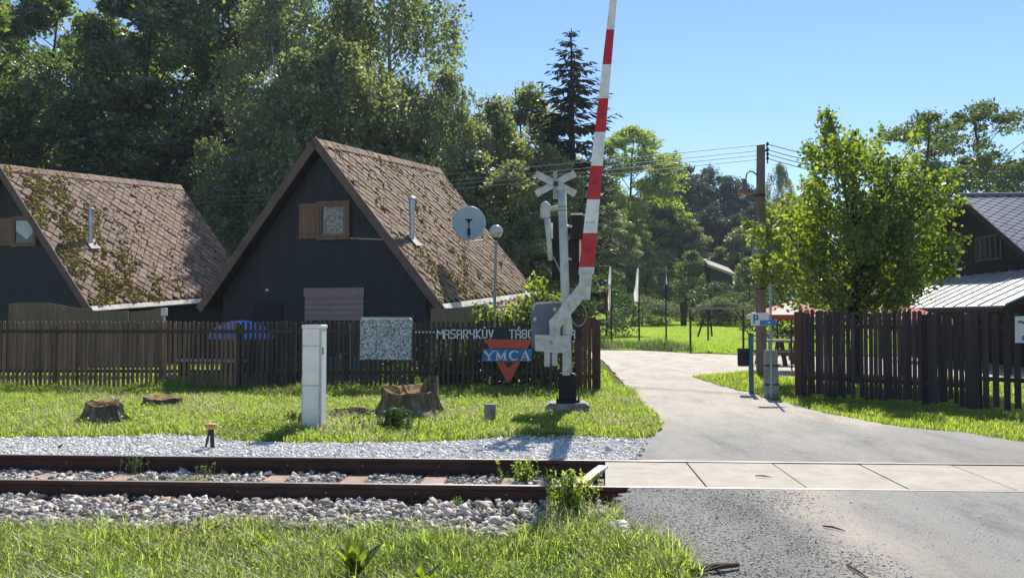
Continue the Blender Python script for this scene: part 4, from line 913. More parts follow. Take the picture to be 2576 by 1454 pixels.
mb = MB(); mb.tube([c - uz * .48, c - uz * .42 + ax * .28, c - uz * .10 + ax * .42], .018, 8); lb = mb.build('feed_arm', 'darkmetal', t)
mb = MB(); e = c - uz * .10 + ax * .42; mb.tube([e, e - ax * .12], [.05, .035], 10); mb.box((e.x - .10, e.y - .03, e.z + .03), (e.x + .10, e.y + .03, e.z + .08)); mb.box((e.x - .05, e.y - .03, e.z - .42), (e.x + .05, e.y + .03, e.z - .2)); mb.build('receiver', 'black', lb)
mb = MB(); mb.tube([c - ax * .14, c - ax * .2 - uz * .55, Vector(P(1216, 604, Yd + .35))], .022, 8); mb.build('mount_arm', 'galv', t)
mb = MB(); mb.tube([Vector(P(1180, 603, Yd)), Vector(P(1180, 618, Yd))], .03, 8); mb.build('clamp', 'white', t)

# garden lamp
Yl = 21.0; s = Yl / 2200; b = P(1243, 800, Yl); c = P(1248, 583, Yl)
t = thing('garden_lamp', 'slim grey garden lamp with a round frosted globe in front of the cabin roof', 'lamp', (b[0], Yl, 0))
mb = MB(); mb.tube([(b[0], Yl, -.05), (b[0], Yl, 1.2), (b[0], Yl, 1.25), (c[0], Yl, c[2] - .12)], [.055, .055, .036, .034], 10); pz = mb.build('pole', 'galv', t)
mb = MB(); R = 17 * s; mb.lathe((c[0], Yl, c[2] - R), [(R * math.sin(a) + .003, R - R * math.cos(a)) for a in np.linspace(.25, math.pi - .02, 12)], 18); gb_ = mb.build('globe', 'globe', t, smooth=True)
mb = MB(); mb.lathe((c[0], Yl, c[2] - R * 1.25), [(.05, 0), (.075, .03), (.075, .07), (.05, .09)], 12); mb.build('collar', 'darkmetal', gb_)
mb = MB(); q = c + np.array([.02, -.12, -.02]); mb.tube([(q[0], q[1], q[2]), (q[0] + .07, q[1], q[2] - .05)], .035, 8); mb.build('bulb', 'galv', gb_)

# reed screens, garden things behind the fence
def screen(label, outline, Y, name='reed_screen', mat='reed'):
    mb = MB(); r = random.Random(len(label)); slab(mb, outline, Y, .04)
    u0, u1 = outline[0][0], outline[-1][0]
    tops = outline[1:-1]
    for k in range(int((u1 - u0) / 3)):
        u = u0 + k * 3 + r.random()
        vt = float(np.interp(u, [p[0] for p in tops], [p[1] for p in tops])) + r.gauss(0, .8)
        mb.tube([P(u, outline[0][1], Y - .008), P(u + r.gauss(0, .5), vt - .5, Y - .008)], .009, 5)
    return tagp(mb.build(name, mat), label, 'screen', 'reed screens behind the picket fence')
screen('tall straw coloured reed screen sagging in the middle, below the mossy cabin', [(22, 925), (22, 765), (60, 761), (120, 762), (170, 771), (240, 782), (300, 783), (322, 781), (322, 925)], 23.2)
screen('lower reed screen beside the taller sagging one, rising towards the other cabin', [(326, 925), (326, 785), (380, 780), (415, 773), (415, 925)], 23.1)
screen('narrow brown reed screen under the eaves near the vine and garden lamp', [(1084, 985), (1084, 778), (1130, 775), (1200, 772), (1200, 985)], 20.6)
mb = MB(); Y = 20.45; bx(mb, 404, 775, 418, 794, Y, .10); bx(mb, 408, 794, 414, 980, Y, .06); tagp(mb.build('meter_post', 'white'), 'thin post with a small white box between reed screen and dark cabin', 'post')
Y = 21.2; c = P(606, 838, Y)
t = thing('blue_parasol', 'low bright blue garden parasol behind the shaded fence', 'parasol', (c[0], Y, 0))
mb = MB(); Rr = 82 * Y / 2200; zt = P(600, 806, Y)[2]; zb = P(600, 846, Y)[2]; n = 24; prof = [(Rr, zb - .06), (Rr, zb), (Rr * .86, zb + (zt - zb) * .42), (Rr * .62, zb + (zt - zb) * .72), (Rr * .3, zb + (zt - zb) * .94), (.03, zt)]
mb.lathe((c[0], Y, 0), prof, 24); mb.build('canopy', 'bluetarp', t); mb = MB(); mb.tube([(c[0], Y, 0), (c[0], Y, zb)], .025, 8); mb.build('pole', 'white', t)
mb = MB(); slab(mb, [(826, 954), (826, 900), (955, 902), (955, 956)], 19.35, .04); t = mb.build('teal_panel', 'teal'); tagp(t, 'teal sheet panel leaning low behind the dark fence near the cabinet', 'panel')
# bench in the lit garden
Y = 22.5; t = thing('garden_bench', 'pale weathered garden bench behind the dark fence, seen through the slats', 'bench', (P(530, 900, Y)[0], Y, 0))
a, b = P(452, 903, Y + .5), P(612, 884, Y - .5); mb = MB(); mb.bar((a[0], a[1], .45), (b[0], b[1], .47), .4, .05); mb.build('seat', 'curtwhite', t)
for f in (.08, .92):
    mb = MB(); q = a + (b - a) * f; mb.box((q[0] - .05, q[1] - .15, 0), (q[0] + .05, q[1] + .15, .42)); mb.build('leg', 'darkmetal', t)

# ------------------------------------------------------------------ tree stumps
def stump(name, label, u, v, wpx, hpx, seed, hollow=.0, flare=1.5, lobes=7, rough=.10, bark='stump'):
    g = G(u, v); s = g[1] / 2200; R = wpx * s / 2 / flare; H = hpx * s; r = np.random.default_rng(seed); n = 72; Y = g[1] + R
    t = thing(name, label, 'tree stump', (g[0], Y, 0))
    th = np.arange(n) * 2 * np.pi / n; ph = r.uniform(0, 6.28, 6)
    lob = sum(np.sin(th * k + ph[i]) * wgt for i, (k, wgt) in enumerate(((2, .07), (3, .06), (lobes, .10), (lobes * 2 + 1, .05), (19, .025))))
    top = 1 + .14 * np.cos(th - 2.4) + .07 * np.sin(3 * th + ph[4]) + .03 * np.sin(7 * th + ph[5]) + r.normal(0, rough * .18, n)
    rows = []
    for f in (-.15, .0, .12, .3, .55, .8, 1.0):
        fl = 1 + (flare - 1) * max(0, 1 - f) ** 2.2
        rr = R * fl * (1 + lob * (1.6 if f < .3 else .8)) + r.normal(0, R * .022, n)
        rows.append(np.stack([g[0] + rr * np.cos(th), Y + rr * np.sin(th) * .85, np.full(n, 0.) + f * H * (top if f > 0 else 1)], 1))
    V = np.concatenate(rows); fs = []
    for k in range(len(rows) - 1): fs += [[k * n + i, k * n + (i + 1) % n, (k + 1) * n + (i + 1) % n, (k + 1) * n + i] for i in range(n)]
    mb = MB(); mb.add([tuple(p) for p in V], fs); mb.build('bark', bark, t)
    last = rows[-1]; rows2 = [last]
    for q, dz in ((.86, -.02), (.6, -.05 - hollow * .6), (.3, -.06 - hollow)):
        rows2.append(np.stack([g[0] + (last[:, 0] - g[0]) * q, Y + (last[:, 1] - Y) * q, last[:, 2] * (q * .5 + .5) + (1 - (q * .5 + .5)) * H + dz * H * 1.2 + r.normal(0, H * .012, n)], 1))
    V = np.concatenate(rows2); fs = [list(range(3 * n, 4 * n))]
    for k in range(3): fs += [[k * n + i, k * n + (i + 1) % n, (k + 1) * n + (i + 1) % n, (k + 1) * n + i] for i in range(n)]
    mb = MB(); mb.add([tuple(p) for p in V], fs); mb.build('cut_face', 'stumptop', t)
    return t, g, Y, R, H
stump('tree_stump', 'dark grey flared tree stump on the verge below the mossy cabin', 240, 1064, 132, 48, 21, 0, 1.55, 6)
stump('tree_stump', 'low flat tree stump nearly sunk in grass behind the dark flared stump', 386, 1026, 104, 24, 22, 0, 1.15, 5)
t, g, Y, R, H = stump('tree_stump', 'large hollow orange and grey tree stump with broken rim beside the slab', 1018, 1050, 196, 66, 23, .16, 1.34, 5, .10, 'stumpgrey')
mb = MB(); r = random.Random(3)
for a, hh, wd in ((.35, .52, .20), (.75, .40, .16), (.1, .25, .14), (1.1, .18, .12)):
    p = Vector((g[0] + R * .84 * math.cos(a), Y + R * .65 * math.sin(a), H * .7)); mb.bar(p, p + Vector((r.gauss(0, .02), r.gauss(0, .02), H * (hh + .3))), wd, .12, taper=.7)
mb.build('splintered_rim', 'stump', t)
aa = rng.uniform(0, 6.28, 120); qq = R * .55 * np.sqrt(rng.random(120)); x = g[0] + qq * np.cos(aa); y = Y + qq * np.sin(aa) * .8; mo = stones('moss', x - g[0], y - Y, np.full(120, H * .72) + rng.normal(0, .015, 120), .06, 'stumptop', .4, rng, 'stuff'); mo.parent = t
# bare soil heaped beside the hollow stump
mb = MB(); n = 26; c0 = G(885, 1048); rows = []
for k in range(8):
    f = k / 7; rr = (1 - f)
    rows += [(c0[0] + math.cos(a) * (.55 * rr + .02) * (1 + .18 * math.sin(3 * a + k)), c0[1] + .25 + math.sin(a) * (.34 * rr + .02), -.03 + .13 * (1 - rr ** 1.6) + R0.gauss(0, .008)) for a in [i * 2 * math.pi / n for i in range(n)]]
fs = [[k * n + i, k * n + (i + 1) % n, (k + 1) * n + (i + 1) % n, (k + 1) * n + i] for k in range(7) for i in range(n)]
mb.add(rows, fs); tagp(mb.build('soil_mound', 'dirtmound'), kind='structure')
x = rng.normal(c0[0], .30, 420); y = rng.normal(c0[1] + .22, .2, 420); stones('soil_debris', x, y, .0 + .11 * np.exp(-((x - c0[0]) / .35) ** 2 - ((y - c0[1] - .25) / .25) ** 2), .05, 'dirtmound')

# ------------------------------------------------------------------ utility pole, lamps, signs by the road
Yp = 24.3; top = P(1914, 366, Yp); bot = P(1916, 940, Yp)
t = thing('utility_pole', 'brown wooden utility pole with insulators standing behind the concrete post', 'pole', (bot[0], Yp, 0))
mb = MB(); mb.tube([(bot[0], Yp, -.1), (bot[0] - .005, Yp, 3.2), tuple(top)], [.145, .13, .112], 14); mb.build('pole', 'polewood', t)
for z in (4.9, 2.35):
    mb = MB(); mb.lathe((bot[0] - .003, Yp, z), [(.132, 0), (.146, .005), (.146, .06), (.132, .065)], 14); mb.build('band', 'rustmetal', t)
Yq = 17.66; q = P(1941, 1000, Yq); st = P(1938, 880, Yq)
t = thing('concrete_post', 'squat weathered concrete post at the grass edge in front of the wooden pole', 'post', (q[0], Yq, 0))
mb = MB(); mb.bar((q[0], Yq, -.1), (st[0], Yq, st[2]), .27, .18, up=(0, 1, 0), taper=.86); mb.build('shaft', 'concrete', t)
mb = MB(); mb.box((q[0] - .16, Yq - .105, .62), (q[0] + .13, Yq - .092, .65)); mb.box((q[0] - .16, Yq - .105, .25), (q[0] + .13, Yq - .092, .28)); mb.build('strap', 'rustmetal', t)
ins = []
mb = MB(); mb.bar(P(1922, 380, Yp - .02), P(1934, 378, Yp - .02), .05, .05); mb.bar(P(1929, 360, Yp - .02), P(1931, 412, Yp - .02), .03, .03); br = mb.build('insulator_bracket', 'darkmetal', t)
for v in (363, 377, 388, 399):
    q = P(1931, v, Yp - .05); ins.append(q); mb = MB(); mb.lathe((q[0], q[1], q[2] - .04), [(.02, 0), (.04, .02), (.03, .04), (.04, .06), (.02, .09)], 10); mb.build('insulator', 'blackmatte', br)
lend = [P(-260, v, 80) for v in (463, 484, 492, 505)]; rend = [P(2760, v, 18) for v in (408, 428, 440, 455)]
for k, q in enumerate(ins):
    for e, side, lab in ((lend[k], 'a', 'thin overhead wire running from the utility pole across the cabin roofs'), (rend[k], 'b', 'thin overhead wire running from the utility pole behind the lime tree')):
        q_, e_ = Vector(q), Vector(e); sag = 1.2 if side == 'a' else .40
        mb = MB(); mb.tube([q_.lerp(e_, f) - Vector((0, 0, sag * 4 * f * (1 - f))) for f in np.linspace(0, 1, 40)], .011, 5); tagp(mb.build('overhead_wire', 'wire'), lab, 'wire', 'overhead wires on the utility pole')
# gooseneck lamp high on the pole
a = P(1904, 441, Yp); t = thing('street_lamp', 'gooseneck street lamp with a dark bell shade high on the wooden pole', 'lamp', tuple(a))
mb = MB(); mb.tube([a, P(1897, 434, Yp - .05), P(1886, 431, Yp - .1), P(1879, 437, Yp - .14), P(1876, 452, Yp - .16)], .02, 8); mb.build('bracket', 'darkmetal', t)
q = P(1873, 488, Yp - .16); s = Yp / 2200; mb = MB(); mb.lathe(q, [(18 * s, 0), (18.5 * s, 3 * s), (15 * s, 11 * s), (8 * s, 18 * s), (6 * s, 22 * s), (6 * s, 36 * s), (3 * s, 38 * s)], 16); sh = mb.build('lamp_shade', pm('lamp_shade_brown', (.24, .18, .15), (.16, .13, .11), 7, .5), t)
mb = MB(); mb.lathe((q[0], q[1], q[2] - .05), [(.03, 0), (.11, .03), (.13, .052)], 14); mb.build('lens', pm('lamp_lens_amber', (.42, .22, .10), None, 4, .3), sh)
# dome lamp lower down
q = P(1910, 640, Yp - .25); t = thing('street_lamp', 'pale dome lamp fixed low on the wooden pole above the parking sign', 'lamp', (q[0], Yp - .1, q[2]))
mb = MB(); mb.lathe(q, [(18 * s, 0), (19 * s, 2 * s), (16 * s, 12 * s), (9 * s, 19 * s), (2 * s, 22 * s)], 18); mb.build('dome', 'galv', t, smooth=True)
mb = MB(); mb.lathe((q[0], q[1], q[2] - .05), [(.06, 0), (.10, .02), (.12, .05)], 14); mb.build('lens', 'globe', t)
mb = MB(); mb.tube([(q[0], Yp - .25, q[2] + .13), (q[0] + .04, Yp - .05, q[2] + .05)], .02, 8); mb.build('bracket', 'darkmetal', t)
# thin sign post with direction arrow, parking sign
Yn = 17.5; b = P(1937, 998, Yn)
t = thing('sign_post', 'thin pale post with blue arrow plate beside the concrete stub', 'sign', (b[0] - .02, Yn, 0))
mb = MB(); mb.tube([(b[0] + .01, Yn - .10, 0), (b[0], Yn - .10, P(1937, 715, Yn)[2])], .024, 10); mb.build('post', 'palepost', t)
mb = MB(); slab(mb, [(1912, 806), (1950, 805), (1958, 811), (1950, 818), (1912, 818)], Yn - .15, .012); ar = mb.build('arrow_plate', 'signblue', t)
mb = MB(); slab(mb, [(1930, 814), (1935, 809), (1940, 814), (1935, 812)], Yn - .153, .002); mb.build('arrow_mark', 'letter', ar)
t = thing('parking_sign', 'white plate with blue letter P on the thin pale post', 'sign', tuple(P(1904, 803, Yn)))
mb = MB(); slab(mb, [(1889, 819), (1889, 788), (1934, 786), (1934, 819)], Yn - .13, .012); bd = mb.build('plate', 'white', t)
mb = MB(); stroke_text(mb, [[(0, 1), (0, .05), (.8, .05), (.8, .5), (0, .5)]], 1897, 793, 11, 20, Yn - .135, 3.2); mb.build('letter', 'signblue', bd)
# blue post with litter bin
Yb = 18.6; b = P(1890, 985, Yb); t = thing('blue_post', 'short blue steel post in the grass island before the picnic table', 'post', (b[0], Yb, 0))
mb = MB(); zt = P(1890, 842, Yb)[2]; mb.box((b[0] - .045, Yb - .045, -.05), (b[0] + .045, Yb + .045, zt), bev=.01); mb.build('shaft', 'bluepost', t)
mb = MB(); mb.box((b[0] - .05, Yb - .05, zt), (b[0] + .05, Yb + .05, zt + .03)); mb.build('cap', 'blackmatte', t)
t = thing('litter_bin', 'small black ribbed litter bin hung beside the blue post', 'bin', tuple(P(1870, 921, Yb + .03)))
c = P(1870, 921, Yb + .03); s = Yb / 2200; mb = MB(); prof = [(12.5 * s, 0), (14 * s, 2 * s)]
for k in range(6): prof += [(14.4 * s, (5 + k * 6) * s), (14.0 * s, (8 + k * 6) * s)]
prof += [(15.2 * s, 41 * s), (15.2 * s, 44 * s), (13 * s, 44 * s), (12.5 * s, 20 * s)]
mb.lathe(c, prof, 18); mb.build('body', 'blackmatte', t); mb = MB(); mb.bar(P(1882, 890, Yb + .02), P(1888, 890, Yb), .03, .03); mb.build('bracket', 'darkmetal', t)

# picnic table, railing
Yt = 30.0; xa, xb = P(1893, 860, Yt)[0], P(2030, 860, Yt)[0]
t = thing('picnic_table', 'dark grey picnic table with pale top and benches behind the blue post', 'table', ((xa + xb) / 2, Yt, 0))
mb = MB(); mb.box((xa, Yt - .4, .78), (xb, Yt + .4, .85)); mb.build('table_top', pm('table_top_pale', (.36, .33, .28), (.27, .24, .2), 5, .8), t)
for dy in (-.85, .85):
    mb = MB(); mb.box((xa, Yt + dy - .15, .42), (xb, Yt + dy + .15, .48)); mb.build('bench_seat', 'tablewood', t)
for x in (xa + .3, (xa + xb) / 2, xb - .3):
    for sg in (-1, 1):
        mb = MB(); mb.bar((x, Yt + sg * .75, 0), (x, Yt + sg * .2, .78), .14, .07); mb.build('leg', 'tablewood', t)
    mb = MB(); mb.box((x - .05, Yt - .95, .34), (x + .05, Yt + .95, .418)); mb.build('cross_beam', 'tablewood', t)
Yr = 33.5; xa, xb = P(1884, 843, Yr)[0], P(2040, 843, Yr)[0]; t = thing('railing', 'low dark railing behind the picnic table at the edge of the meadow', 'railing', ((xa + xb) / 2, Yr, 0))
z = P(1900, 843, Yr)[2]; mb = MB(); mb.box((xa, Yr - .04, z - .05), (xb, Yr + .04, z)); mb.build('top_rail', 'tablewood', t)
for k in range(4):
    x = xa + (xb - xa) * (k + .05) / 3.1; mb = MB(); mb.box((x - .05, Yr - .045, 0), (x + .05, Yr + .045, z + (.06 if k == 2 else -.055))); mb.build('post', 'tablewood', t)
# swing frame
Ysw = 41.5; g0 = lambda u: P(u, 800, Ysw)[0]; zc = P(1800, 776, Ysw)[2]
t = thing('swing_frame', 'tall wooden swing frame standing at the near edge of the meadow', 'swing', (g0(1803), Ysw, 0))
for u in (1736.5, 1869.5):
    mb = MB(); mb.bar((g0(u), Ysw, -.1), (g0(u), Ysw, zc - .05), .085, .085); mb.build('post', 'rustmetal', t)
mb = MB(); mb.bar((g0(1731), Ysw, zc), (g0(1888), Ysw, zc + .02), .10, .10); mb.build('beam', 'hatch', t)
for u, du in ((1736.5, 20), (1869.5, -20)):
    mb = MB(); mb.bar((g0(u), Ysw, zc - .5), (g0(u + du), Ysw, zc - .06), .06, .06); mb.build('brace', 'rustmetal', t)
for (ua, ub, vb) in ((1778, 1755, 848), (1781, 1781.5, 856), (1785, 1791, 846)):
    mb = MB(); mb.tube([(g0(ua), Ysw, zc - .05), tuple(P(ub, vb, Ysw - .05))], .045, 6); mb.build('hanging_pole', 'rustmetal', t)
# carved post in the meadow
Ym = 80; b = P(1720, 815, Ym); zb = float(gz(b[0], Ym)); mb = MB(); s = Ym / 2200
mb.lathe((b[0], Ym, zb - .2), [(8 * s, 0), (7.5 * s, 14 * s), (6.5 * s, 30 * s), (8.5 * s, 44 * s), (9.5 * s, 58 * s), (6 * s, 64 * s)], 12); tagp(mb.build('carved_post', 'rustmetal'), 'thick dark wooden post standing in the far meadow beside the round tree', 'post')
# flagpoles
for u, vt, cl, lab in ((1538.5, 668, 0, 'flagpole with a hanging white and red striped flag, nearest the barrier'), (1608, 672, 1, 'flagpole with a hanging plain white flag in the middle of three'), (1676, 668, 2, 'flagpole with a hanging white and blue flag near the round tree')):
    Y = 52.0; b = P(u, 868, Y); t = thing('flagpole', lab, 'flagpole', (b[0], Y, float(gz(b[0], Y))), group='flagpoles on the meadow')
    zt = P(u, vt, Y)[2]; mb = MB(); mb.tube([(b[0], Y, float(gz(b[0], Y)) - .1), (b[0], Y, zt)], [.055, .035], 8); mb.build('pole', 'darkmetal', t)
    mb = MB(); vb = (780, 757, 748)[cl]; n = 14
    for k in range(n):
        f0, f1 = k / n, (k + 1) / n; z0, z1 = zt - .05 - (zt - P(u, vb, Y)[2]) * f0, zt - .05 - (zt - P(u, vb, Y)[2]) * f1
        for j in range(4):
            def q(f, jj, z):
                wd = (.05 + .27 * min(1, f * 1.3)) * (1 - .35 * max(0, f - .7) / .3)
                return (b[0] - wd * jj / 4 * (1 if cl != 2 else -.3) - .02 + .03 * math.sin(f * 7 + jj), Y - .06 - .07 * math.sin(jj * 1.9 + f * 4), z)
            mi = (1 if (j % 2 and f0 > .45) else 0) if cl == 0 else (0 if cl == 1 else (1 if f0 > .5 else 0))
            mb.quad(q(f0, j, z0), q(f0, j + 1, z0), q(f1, j + 1, z1), q(f1, j, z1), mi)
    mb.build('flag', ['flagwhite', 'flagred' if cl == 0 else 'flagblue'], t)

# ------------------------------------------------------------------ house at the edge: slate roof with lean-to
XG, YR, ZR = 14.7, 32.5, 6.0
t = thing('slate_roof_house', 'dark brown boarded house with blue grey slate roof and pale metal lean-to', 'house', (XG, YR, 0))
pr = [(XG, YR - 6.2, ZR - 3.35), (XG, YR, ZR - .15), (XG, YR + 6.2, ZR - 3.35), (XG, YR + 6.2, 0), (XG, YR - 6.2, 0)]
mb = MB(); mb.prism(pr, (12, 0, 0))
for k in range(22): 
    z = .2 + k * .25; hy = min(6.15, (ZR - .25 - z) * 6.2 / 3.2)
    if hy > .2: mb.box((XG - .025, YR - hy, z), (XG - .002, YR + hy, z + .225))
mb.build('wall', pm('house_boards_brownblack', (.022, .014, .013), (.012, .009, .009), 5, .8, stretch=(1, .2, 1)), t)
sl = math.hypot(6.8, 3.65); ty, tz = 6.8 / sl, 3.65 / sl
for sg in (-1, 1):
    mb = MB(); a_ = (XG - .45, YR, ZR); b_ = (XG - .45, YR + sg * 6.8, ZR - 3.65)
    mb.add([a_, b_, (b_[0] + 13, b_[1], b_[2]), (a_[0] + 13, a_[1], a_[2])] + [(q[0], q[1], q[2] - .14) for q in (a_, b_, (b_[0] + 13, b_[1], b_[2]), (a_[0] + 13, a_[1], a_[2]))], [[0, 1, 2, 3], [7, 6, 5, 4], [0, 4, 5, 1], [1, 5, 6, 2], [2, 6, 7, 3]])
    rf = mb.build('roof', 'underlay', t)
    mb = MB(); p = .42; h = p / 2; r = random.Random(9)
    for j in range(1, int(sl / h) + 1):
        for i in range(0, int(13 / p) + 1):
            x0 = XG - .45 + i * p + (j % 2) * h; t0 = j * h; cs = [(x0 - h * .96, t0), (x0, t0 - h * .96), (x0 + h * .96, t0), (x0, t0 + h * .96)]
            cs = [(max(XG - .45, q), min(max(w_, 0), sl)) for q, w_ in cs]
            up = [(q, YR + sg * (ty * w_ - 0), ZR - tz * w_ + hh) for (q, w_), hh in zip(cs, (.018, .008, .018, .03))]; dn = [(q[0], q[1], q[2] - .012) for q in up]
            mb.add(up + dn, [[0, 1, 2, 3], [0, 3, 7, 4], [3, 2, 6, 7]])
    mb.build('slates', 'slate', rf)
    mb = MB(); mb.prism([(XG - .46, YR, ZR + .04), (XG - .46, YR + sg * 6.85, ZR - 3.64), (XG - .46, YR + sg * 6.85, ZR - 3.84), (XG - .46, YR, ZR - .20)], (-.04, 0, 0)); mb.build('barge_board', 'blackmatte', t)
mb = MB(); mb.tube([(XG - .5, YR, ZR + .03), (XG + 12.6, YR, ZR + .03)], .07, 8); mb.build('ridge_cap', 'slate', t)
wy0, wy1, wz0, wz1 = 30.3, 32.1, 3.62, 4.38; mb = MB(); mb.box((XG - .06, wy0, wz0), (XG - .028, wy1, wz1)); wn = mb.build('window', 'glass', t)
mb = MB()
for k in range(6): y = wy0 + (wy1 - wy0) * k / 5; mb.box((XG - .085, y - .035, wz0), (XG - .061, y + .035, wz1))
mb.box((XG - .09, wy0 - .05, wz0 - .06), (XG - .03, wy1 + .05, wz0 - .005)); mb.box((XG - .09, wy0 - .05, wz1 + .005), (XG - .03, wy1 + .05, wz1 + .05)); mb.build('mullion', pm('window_mullion_dull', (.10, .09, .085), None, 5, .7), wn)
LY0, LY1 = 25.0, 35.5; A_, B_ = (XG - .03, 3.12), (12.15, 1.93)
mb = MB(); mb.prism([(A_[0], LY0, A_[1]), (B_[0], LY0, B_[1]), (B_[0], LY0, B_[1] - .05), (A_[0], LY0, A_[1] - .05)], (0, LY1 - LY0, 0))
k = 0
while LY0 + k * .8 < LY1 - .02:
    y = LY0 + k * .8; mb.prism([(A_[0], y, A_[1] + .003), (B_[0], y, B_[1] + .003), (B_[0], y, B_[1] + .045), (A_[0], y, A_[1] + .045)], (0, .02, 0)); k += 1
lt = mb.build('lean_to_roof', 'metalroof', t)
mb = MB(); mb.prism([(A_[0], LY0 - .03, A_[1] - .02), (B_[0] - .03, LY0 - .03, B_[1] - .02), (B_[0] - .03, LY0 - .03, B_[1] - .2), (A_[0], LY0 - .03, A_[1] - .2)], (0, .025, 0)); mb.box((B_[0] - .06, LY0, B_[1] - .16), (B_[0] - .01, LY1, B_[1] - .052)); mb.build('fascia', 'blackmatte', lt)
for y in (25.3, 28.6, 31.9, 35.2):
    mb = MB(); mb.box((12.3, y - .06, 0), (12.42, y + .06, 1.9)); mb.build('lean_to_post', 'blackmatte', t)
# parasols of the garden
for u, v, Y, lab, m_ in ((1990, 757, 27.0, 'red and cream parasol behind the utility pole', 0), (2120, 760, 25.5, 'red and cream parasol behind the lime tree trunk', 0), (2268, 764, 24.0, 'red parasol below the metal lean-to roof', 1)):
    c = P(u, v, Y); t = thing('parasol', lab, 'parasol', (c[0], Y, 0), group='garden parasols behind the board fence')
    mb = MB(); n = 8; Rr = 1.35; drop = .42
    for k in range(n):
        a0, a1 = k * 2 * math.pi / n, (k + 1) * 2 * math.pi / n; mi = k % 2 if m_ == 0 else 0
        e0, e1 = (c[0] + Rr * math.cos(a0), Y + Rr * math.sin(a0), c[2] - drop), (c[0] + Rr * math.cos(a1), Y + Rr * math.sin(a1), c[2] - drop)
        mb.add([tuple(c), e0, e1], [[0, 1, 2]], mi); mb.quad(e0, e1, (e1[0], e1[1], e1[2] - .14), (e0[0], e0[1], e0[2] - .14), 1 - mi if m_ == 0 else 1)
    mb.build('canopy', ['umbred', 'umbpale'], t); mb = MB(); mb.tube([(c[0], Y, 0), tuple(c)], .025, 8); mb.build('pole', 'rustmetal', t)
# far shed
Ys = 93; t = thing('garden_shed', 'small dark shed with a pale sloping roof among the far trees', 'shed', tuple(P(1815, 700, Ys)))
a_, b_ = P(1781, 664, Ys), P(1851, 690, Ys); mb = MB(); mb.prism([tuple(a_), tuple(b_), (b_[0], Ys, b_[2] - .28), (a_[0], Ys, a_[2] - .28)], (0, 4, .9)); mb.build('roof', 'shedroof', t)
mb = MB(); mb.prism([(a_[0] + .3, Ys + .2, -1), (b_[0] - .3, Ys + .2, -1), (b_[0] - .3, Ys + .2, b_[2] - .2), (a_[0] + .3, Ys + .2, a_[2] - .35)], (0, 3.2, 0)); mb.build('wall', 'housewall', t)

# ------------------------------------------------------------------ trees
def limbs(mb, H, r0, pts, z0, r, bend=.03, nmax=60):
    """tapered trunk with limbs reaching the clump centres"""
    n = 7; tr = [(H * bend * math.sin(i * 1.1 + r.random()) * i / n, H * bend * math.cos(i * .9 + r.random()) * i / n, H * .93 * i / n) for i in range(n + 1)]
    tr[0] = (0, 0, -.4); mb.tube(tr, [r0 * (1.35 if i == 0 else 1) * (1 - .9 * i / n) + .015 for i in range(n + 1)], 8)
    def at(z):
        f = min(max(z / (H * .93), 0), 1) * n; i = min(int(f), n - 1); a, b = Vector(tr[i]), Vector(tr[i + 1]); return a.lerp(b, f - i)
    for p in pts[:nmax]:
        p = Vector(p); z = max(z0, p.z - (Vector((p.x, p.y, 0)).length) * r.uniform(.5, 1.0)); z = min(z, H * .9); a = at(z); rr = r0 * (1 - .88 * z / H) * .42
        m = a.lerp(p, .5) + Vector((r.gauss(0, .05), r.gauss(0, .05), .12)) * (p - a).length * .4
        mb.tube([a, m, p], [rr, rr * .6, rr * .18 + .008], 5)
def envelope(n, H, cb, R, r, pw=.6, top=.35):
    z = cb + (H - cb) * r.random(n) ** .9; t = (z - cb) / (H - cb); rr = R * np.sin(np.pi * np.clip(t * (1 - top * .3) + .12, 0, 1)) ** pw
    a = r.uniform(0, 2 * np.pi, n); q = rr * (.30 + .70 * r.random(n) ** .5); return np.stack([q * np.cos(a), q * np.sin(a), z], 1)
PROTO = {}
def proto(key, H, R, cb, ncl, nl, leaf, mat, bark, r0, seed, kind='broad', cl=(.16, .34), flat=.65, pw=.6, wide=.62):
    r = np.random.default_rng(seed); pr = random.Random(seed)
    C = envelope(ncl, H, cb, R, r, pw); C[0] = (0, 0, H * .97)
    Ls = []; N_ = []; A_ = []; S_ = []
    if kind == 'broad':
        for c in C:
            m = int(nl * pr.uniform(.6, 1.3)); cr = R * pr.uniform(*cl); d = runit(m, r); u = r.random(m) ** (1 / 2.4)
            p = c + d * (cr * u)[:, None] * np.array([1, 1, flat]) + r.normal(0, cr * .10, (m, 3)); Ls.append(p)
            N_.append(norm(d * .6 + r.normal(0, .7, (m, 3)) + np.array([0, 0, .5]))); A_.append(runit(m, r)); S_.append(leaf * r.uniform(.6, 1.3, m))
    elif kind == 'birch':
        for c in C:
            cr = R * pr.uniform(*cl); ns = int(nl / 13)
            for _ in range(ns):
                d = r.normal(0, 1, 3); d /= np.linalg.norm(d); s = c + d * cr * np.array([1, 1, .6]) * r.random() ** .4; Ln = pr.uniform(.5, 2.3); m = 13
                f = (np.arange(m) + r.random(m)) / m; sw = r.normal(0, .18, 2)
                p = s + np.stack([sw[0] * f ** 2 * Ln, sw[1] * f ** 2 * Ln, -f * Ln], 1) + r.normal(0, .09, (m, 3)); Ls.append(p)
                A_.append(norm(r.normal(0, .6, (m, 3)) + np.array([0, 0, -.8]))); N_.append(runit(m, r)); S_.append(leaf * r.uniform(.6, 1.25, m))
    L = np.concatenate(Ls); V, Fq = leafgeo(L, np.concatenate(A_), np.concatenate(N_), np.concatenate(S_), np.concatenate(S_) * wide)
    mb = MB(); limbs(mb, H, r0, C, cb * .75, pr); tk = mb.build('trunk', bark, smooth=True)
    cr_ = fast('crown', V, Fq, mat); PROTO[key] = (tk, cr_, H, R); return key
